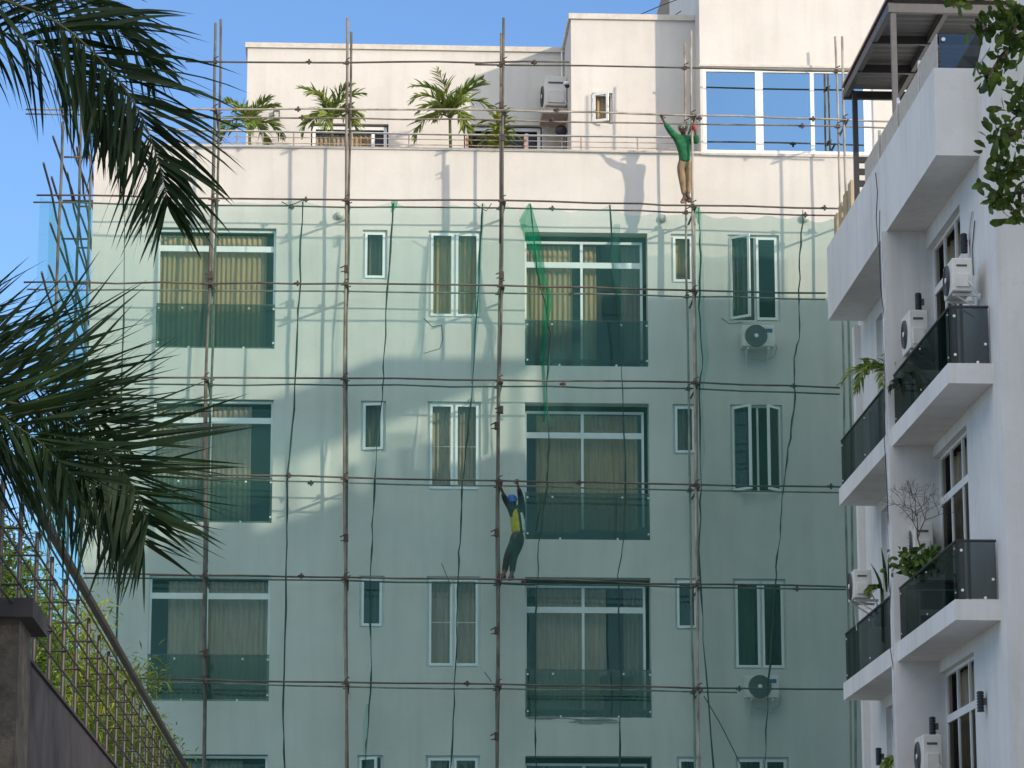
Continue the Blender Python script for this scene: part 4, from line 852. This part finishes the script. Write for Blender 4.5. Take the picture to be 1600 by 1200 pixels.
def shrub(px, py, X, lb, seed, H=.9):
    c = atx(px, py, X); rd = random.Random(seed); o = empty('bare_shrub', lb, 'shrub', tuple(c)); mb = MB(); 
    def go(p, d, l, r, k):
        q = p+d*l; mb.tube([p, p.lerp(q, .5)+Vector([rd.gauss(0, l*.05) for _ in range(3)]), q], [r, r*.85, r*.7], 4)
        if k: 
            for _ in range(3): go(q, (d+Vector([rd.gauss(0, .55) for _ in range(3)])+Vector((-.12, 0, .05))).normalized(), l*.72, r*.65, k-1)
    go(Vector((0, 0, 0)), Vector((-.25, .2, 1)).normalized(), H*.38, .016, 5); mb.build('branches', M['bark'], o)
    fo = MB(); 
    for i in range(75): 
        p = Vector((rd.gauss(-.1, .20), rd.gauss(0, .2), rd.uniform(-.1, .25))); leaves(fo, p, 3, .06, rd, .16)
    fo.build('leaves', M['tleaf'], o)
shrub(1448, 885, XB-.42, 'wiry bare-branched shrub spilling over the middle glass balcony', 4, 1.25)
strap_plant(0, 0, 0, .5, 'x') if False else None
def paddle(px, py, X, lb):
    c = atx(px, py, X); o = empty('paddle_leaf_plant', lb, 'plant', tuple(c)); rd = random.Random(8); mb = MB()
    for i, (dx, dy, L, lean) in enumerate(((-.05, 0, .75, -.1), (.02, .1, .8, .03), (-.12, .1, .5, -.35), (.05, -.1, .55, .15))):
        vs = []
        for j in range(7):
            t = j/6; w_ = .09*math.sin(math.pi*min(1, .12+t*.86))+.005; p = Vector((dx+lean*t*t*L, dy, t*L)); vs += [p+Vector((-w_*.5, -w_, 0)), p+Vector((w_*.5, w_, .0))]
        mb.add(vs, [(2*j, 2*j+1, 2*j+3, 2*j+2) for j in range(6)])
    mb.build('leaves', M['tleaf'], o); return o
paddle(1390, 925, XB-.3, 'broad paddle leafed plant beside the jutting air conditioner')
c = atx(1372, 925, XB-.35)
bal_palm(1378, 920, XB-.4, .35, 'tiny feathery plant at the foot of the broad leafed plant', 2.5, 4, 95, 'palml', .15)
# chair and bench seen behind the balcony glass
c = at(965, 1105, .17); cz0 = c.z
ch = empty('dark_chair', 'dark upholstered chair behind the glass of the lowest full balcony', 'chair', (c.x, .16, zD0-2*S))
MB().box((-.28, -.08, 0), (.28, .07, .48)).build('seat', M['chair'], ch, bevel=.03); MB().box((-.34, 0, .46), (.34, .08, .86)).build('backrest', M['chair'], ch, bevel=.05)
bn = empty('dark_mattress', 'long dark folded mat lying behind the glass of the balcony beside the yellow vest', 'mat', (at(950, 830, .15).x+.1, .15, zD0-S))
MB().prism([(-.75, -.1, 0), (.78, -.1, 0), (.80, -.1, .33), (.3, -.1, .18), (-.70, -.1, .22)], (0, .2, 0)).build('mat', M['chair'], bn, bevel=.02)

# ------------------------------------------------------------------ people
def skin(name, nodes, edges, mat, parent, lv=2, root=0):
    names = list(nodes); me = bpy.data.meshes.new(name); q = parent.location
    me.from_pydata([tuple(Vector(nodes[k][0])-q) for k in names], [(names.index(a), names.index(b)) for a, b in edges], [])
    o = bpy.data.objects.new(name, me); col.objects.link(o)
    o.modifiers.new('s', 'SKIN'); sv = me.skin_vertices[0].data
    for i, k in enumerate(names):
        r = nodes[k][1]; sv[i].radius = (r, r) if isinstance(r, (int, float)) else r; sv[i].use_root = (i == root)
    m = o.modifiers.new('u', 'SUBSURF'); m.levels = m.render_levels = lv
    dg = bpy.context.evaluated_depsgraph_get(); ne = bpy.data.meshes.new_from_object(o.evaluated_get(dg)); bpy.data.objects.remove(o)
    ne.name = name; ne.materials.clear(); ne.materials.append(mat); ne.polygons.foreach_set('use_smooth', [True]*len(ne.polygons))
    o = bpy.data.objects.new(name, ne); col.objects.link(o); o.parent = parent; return o
def hand_nodes(nd, ed, wrist, palm, dirn, curl, s, pre, lat):
    """five finger chains rooted in the palm; curl bends them round what they hold"""
    dirn = Vector(dirn).normalized(); lat = Vector(lat).normalized(); curl = Vector(curl).normalized()
    nd[pre+'w'] = (wrist, .026); nd[pre+'p'] = (palm, (.036, .02)); ed += [(pre+'w', pre+'p')]
    for i, (o_, l) in enumerate(((-.030, .062), (-.010, .075), (.010, .072), (.030, .055))):
        b = Vector(palm)+lat*o_*1.1+dirn*.03; m = b+dirn*l*.45+curl*l*.15; t = m+dirn*l*.05+curl*l*.5
        nd[f'{pre}a{i}'] = (b, .011); nd[f'{pre}b{i}'] = (m, .0095); nd[f'{pre}c{i}'] = (t, .0075); ed += [(pre+'p', f'{pre}a{i}'), (f'{pre}a{i}', f'{pre}b{i}'), (f'{pre}b{i}', f'{pre}c{i}')]
    b = Vector(palm)-dirn*.02+lat*s*.035; m = b+lat*s*.03+curl*.02+dirn*.01; t = m+curl*.03+dirn*.01
    nd[pre+'t0'] = (b, .012); nd[pre+'t1'] = (m, .011); nd[pre+'t2'] = (t, .008); ed += [(pre+'p', pre+'t0'), (pre+'t0', pre+'t1'), (pre+'t1', pre+'t2')]
def head_detail(p, c, fwd, r=.095, mat=None):
    fwd = Vector(fwd).normalized(); sd_ = fwd.cross(Vector((0, 0, 1))).normalized(); q = p.location
    # cranium, jaw, nose, eyes, ears as one face mesh joined with the head
    bm = bmesh.new()
    def sph(cc, s3, seg=14):
        m = Matrix.Translation(Vector(cc)-q) @ Matrix(((sd_.x*s3[0], fwd.x*s3[1], 0, 0), (sd_.y*s3[0], fwd.y*s3[1], 0, 0), (0, 0, s3[2], 0), (0, 0, 0, 1))); bmesh.ops.create_uvsphere(bm, u_segments=seg, v_segments=10, radius=1, matrix=m)
    sph(c, (.078, .098, .108)); sph(c+fwd*.025-Vector((0, 0, .06)), (.055, .068, .062)); sph(c+fwd*.098-Vector((0, 0, .02)), (.014, .018, .026), 8)
    for s in (-1, 1): sph(c+sd_*s*.08-Vector((0, 0, .012)), (.012, .02, .03), 8)
    sph(c+fwd*.088-Vector((0, 0, .062)), (.026, .012, .009), 8)
    me = bpy.data.meshes.new('head'); bm.to_mesh(me); bm.free(); me.materials.append(mat or M['skin']); me.polygons.foreach_set('use_smooth', [True]*len(me.polygons))
    o = bpy.data.objects.new('head', me); col.objects.link(o); o.parent = p
    for s in (-1, 1):
        e = MB(); e.lathe([(.001, -.011), (.009, -.006), (.011, 0), (.009, .006), (.001, .011)], c+fwd*.086+sd_*s*.032+Vector((0, 0, .012))-q, 'Z', 8); e.build('eye', M['whitec'], p, smooth=True)
    return sd_
def V(px, py, y): return at(px, py, y)
# --- worker in green
p1 = empty('person', 'worker in green long sleeved shirt and khaki trousers standing with one arm flung out', 'person', tuple(at(1071, 316, -1.0)))
yb = -.95
nd = {'hip': (V(1070, 251, yb), (.12, .085)), 'sp': (V(1069.5, 237, yb), (.105, .08)), 'ch': (V(1068.5, 222, yb), (.13, .09)), 'nk': (V(1068, 211.5, yb), .05), 'hd': (V(1067.3, 204, yb-.01), .07), 'tp': (V(1067.3, 197, yb), .07),
      'sL': (V(1058.5, 215.5, yb), .055), 'eL': (V(1046, 203, yb-.12), .042), 'sR': (V(1079.5, 216, yb), .055), 'eR': (V(1088.5, 222, yb-.16), .042),
      'hL': (V(1064.5, 255, yb), .082), 'kL': (V(1067, 282, yb-.06), .058), 'aL': (V(1070, 308, yb-.06), .04), 'fL': (V(1065, 315.5, yb-.18), .036), 'hR': (V(1075, 255, yb), .082), 'kR': (V(1075.5, 282, yb-.03), .058), 'aR': (V(1074.5, 307, yb-.04), .04), 'fR': (V(1080, 314, yb-.14), .036)}
ed = [('hip', 'sp'), ('sp', 'ch'), ('ch', 'nk'), ('nk', 'hd'), ('hd', 'tp'), ('ch', 'sL'), ('sL', 'eL'), ('ch', 'sR'), ('sR', 'eR'), ('hip', 'hL'), ('hL', 'kL'), ('kL', 'aL'), ('aL', 'fL'), ('hip', 'hR'), ('hR', 'kR'), ('kR', 'aR'), ('aR', 'fR')]
n1, e1 = dict(nd), list(ed)
wL, wR = V(1037.5, 190, YO+.02), V(1086.5, 203, YO-.02)
hand_nodes(n1, e1, wL, V(1034, 183, YL+.06), V(1032, 176, YL)-V(1034, 183, YL+.06), (0, -1, -.3), 1, 'l', (1, 0, 0)); e1.append(('eL', 'lw'))
hand_nodes(n1, e1, wR, V(1085, 198.5, YO-.06), (-.2, -.2, 1), (-1, -.1, 0), 1, 'r', (0, 0, 1)); e1.append(('eR', 'rw'))
skin('body', n1, e1, M['skin'], p1)
skin('shirt', {'w': (V(1070, 256.5, yb), (.165, .13)), 'w2': (V(1070, 250, yb), (.165, .13)), 'm': (V(1069.5, 237, yb), (.155, .13)), 'c': (V(1068.5, 223, yb), (.175, .135)), 'n': (V(1068, 213.5, yb), .085), 'sL': (V(1057.5, 215.5, yb), .085), 'eL': (V(1046, 203, yb-.12), .068), 'wL': (V(1039, 192, YO+.03), .05), 'sR': (V(1080.5, 216, yb), .085), 'eR': (V(1089, 222, yb-.16), .072), 'wR': (V(1087.3, 210, YO), .052)},
     [('w', 'w2'), ('w2', 'm'), ('m', 'c'), ('c', 'n'), ('c', 'sL'), ('sL', 'eL'), ('eL', 'wL'), ('c', 'sR'), ('sR', 'eR'), ('eR', 'wR')], M['green'], p1)
skin('trousers', {'h0': (V(1070, 244, yb), (.13, .10)), 'h': (V(1070, 253, yb), (.155, .115)), 'hL': (V(1064.3, 262, yb), .108), 'kL': (V(1066.5, 282, yb-.06), .082), 'aL': (V(1069.5, 305, yb-.05), .058), 'hR': (V(1075.6, 262, yb), .108), 'kR': (V(1075.5, 282, yb-.03), .082), 'aR': (V(1074.8, 304, yb-.04), .058)},
     [('h0', 'h'), ('h', 'hL'), ('hL', 'kL'), ('kL', 'aL'), ('h', 'hR'), ('hR', 'kR'), ('kR', 'aR')], M['khaki'], p1)
for a, b in (((1070, 310), (1064.5, 315.5)), ((1074.7, 309), (1080.5, 314))): skin('boot', {'a': (V(a[0], a[1], yb-.04), .052), 'h': (V(a[0]+.3, a[1]+5, yb-.02), .042), 't': (V(*b, yb-.19), .04)}, [('a', 'h'), ('h', 't')], M['boot'], p1)
skin('glove', {'a': (V(1085.8, 204, YO-.03), .032), 'b': (V(1084.8, 198, YO-.05), .045), 'c': (V(1084, 195, YO-.06), .035)}, [('a', 'b'), ('b', 'c')], M['red'], p1)
hc = V(1067.3, 201.5, yb-.01); head_detail(p1, hc, (-.1, -1, -.15))
cp = MB(); cp.lathe([(.10, -.005), (.108, .02), (.10, .07), (.06, .115), (.001, .125)], hc-p1.location+Vector((0, 0, .015)), 'Z', 16); cp.build('cap', M['cap'], p1, smooth=True)

# --- worker in yellow vest
p2 = empty('person', 'worker in blue helmet and yellow vest hanging from the ledger with both arms raised', 'person', tuple(at(796, 905, -1.0)))
yb = -.86
nd = {'hip': (V(812, 836, yb), (.12, .10)), 'sp': (V(809, 821, yb), (.10, .085)), 'ch': (V(807, 804, yb), (.125, .10)), 'nk': (V(804, 791, yb), .05), 'hd': (V(801, 784, yb), .07), 'tp': (V(800, 779, yb), .07),
      'sL': (V(799.5, 795, yb-.05), .055), 'eL': (V(790, 782, yb-.14), .042), 'sR': (V(815.5, 794, yb+.0), .055), 'eR': (V(813.5, 776, yb-.12), .043),
      'hL': (V(806, 842, yb-.04), .085), 'kL': (V(793.5, 866, yb-.10), .06), 'aL': (V(787.5, 896, YO+.12), .04), 'fL': (V(784, 904, YO+.02), .034), 'hR': (V(812, 843, yb+.03), .085), 'kR': (V(802.5, 868, yb-.04), .06), 'aR': (V(800, 897, YO+.18), .04), 'fR': (V(795, 905, YO+.04), .034)}
n1, e1 = dict(nd), list(ed)
hand_nodes(n1, e1, V(785, 768, YO-.0), V(782.5, 761, YO-.06), (-.3, 0, 1), (-1, -.2, 0), 1, 'l', (0, 0, 1)); e1.append(('eL', 'lw'))
hand_nodes(n1, e1, V(809.5, 760, YL+.04), V(808, 754, YL+.03), (0, -.3, 1), (0, -1, -.2), -1, 'r', (1, 0, 0)); e1.append(('eR', 'rw'))
skin('body', n1, e1, M['skin'], p2)
skin('sleeves', {'c': (V(807.5, 801, yb), (.135, .12)), 'sL': (V(799, 795, yb-.05), .082), 'eL': (V(790, 782, yb-.14), .062), 'wL': (V(785.7, 771, YO), .046), 'sR': (V(816, 793, yb), .085), 'eR': (V(813.5, 776, yb-.12), .066), 'wR': (V(810.5, 763, YL+.05), .044), 'm': (V(811, 820, yb+.01), (.135, .12)), 'm2': (V(812.5, 832, yb+.01), (.13, .12))},
     [('c', 'sL'), ('sL', 'eL'), ('eL', 'wL'), ('c', 'sR'), ('sR', 'eR'), ('eR', 'wR'), ('c', 'm'), ('m', 'm2')], M['navy'], p2)
vs_ = skin('vest', {'a0': (V(804, 793, yb-.03), .075), 'a': (V(806.5, 799, yb-.01), (.155, .15)), 'b': (V(808.5, 813, yb-.01), (.155, .15)), 'c': (V(810, 826, yb-.0), (.155, .15)), 'c2': (V(811, 834.5, yb), (.165, .16))}, [('a0', 'a'), ('a', 'b'), ('b', 'c'), ('c', 'c2')], M['yel'], p2)
vs_.data.materials.append(M['navy']); vs_.data.materials.append(M['whitec'])
ta, tb = V(806.5, 799, yb), V(811, 834, yb)
for f in vs_.data.polygons:
    c_ = Vector(f.center)+p2.location; t_ = (c_.z-tb.z)/(ta.z-tb.z); off = c_.x-(tb.x+(ta.x-tb.x)*t_); f.material_index = 0 if off < .025 else (1 if off < .085 else 2)
skin('trousers', {'h0': (V(811.5, 829, yb), (.14, .13)), 'h': (V(811, 838, yb), (.15, .14)), 'hL': (V(804.5, 848, yb-.04), .118), 'kL': (V(793.5, 868, yb-.10), .088), 'aL': (V(787.8, 895, YO+.14), .058), 'hR': (V(811, 849, yb+.03), .118), 'kR': (V(802.5, 869, yb-.04), .088), 'aR': (V(800, 896, YO+.2), .058)},
     [('h0', 'h'), ('h', 'hL'), ('hL', 'kL'), ('kL', 'aL'), ('h', 'hR'), ('hR', 'kR'), ('kR', 'aR')], M['trous'], p2)
for a, b in (((787.5, 897), (783.5, 904)), ((800, 898), (794, 905))): skin('boot', {'a': (V(*a, YO+.14), .05), 'h': (V(a[0]+.5, a[1]+6, YO+.14), .04), 't': (V(*b, YO+.0), .038)}, [('a', 'h'), ('h', 't')], M['navy'], p2)
hc = V(801, 783.5, yb-.02); head_detail(p2, hc, (-.6, -.3, -.45))
hm = MB(); hm.lathe([(.135, .0), (.13, .012), (.112, .02), (.11, .06), (.085, .11), (.04, .135), (.001, .14)], (0, 0, 0), 'Z', 20); ho = hm.build('helmet', M['bluep'], p2, smooth=True); ho.location = hc-p2.location+Vector((-.01, -.01, .0)); ho.rotation_euler = (R_(8), R_(-14), 0)
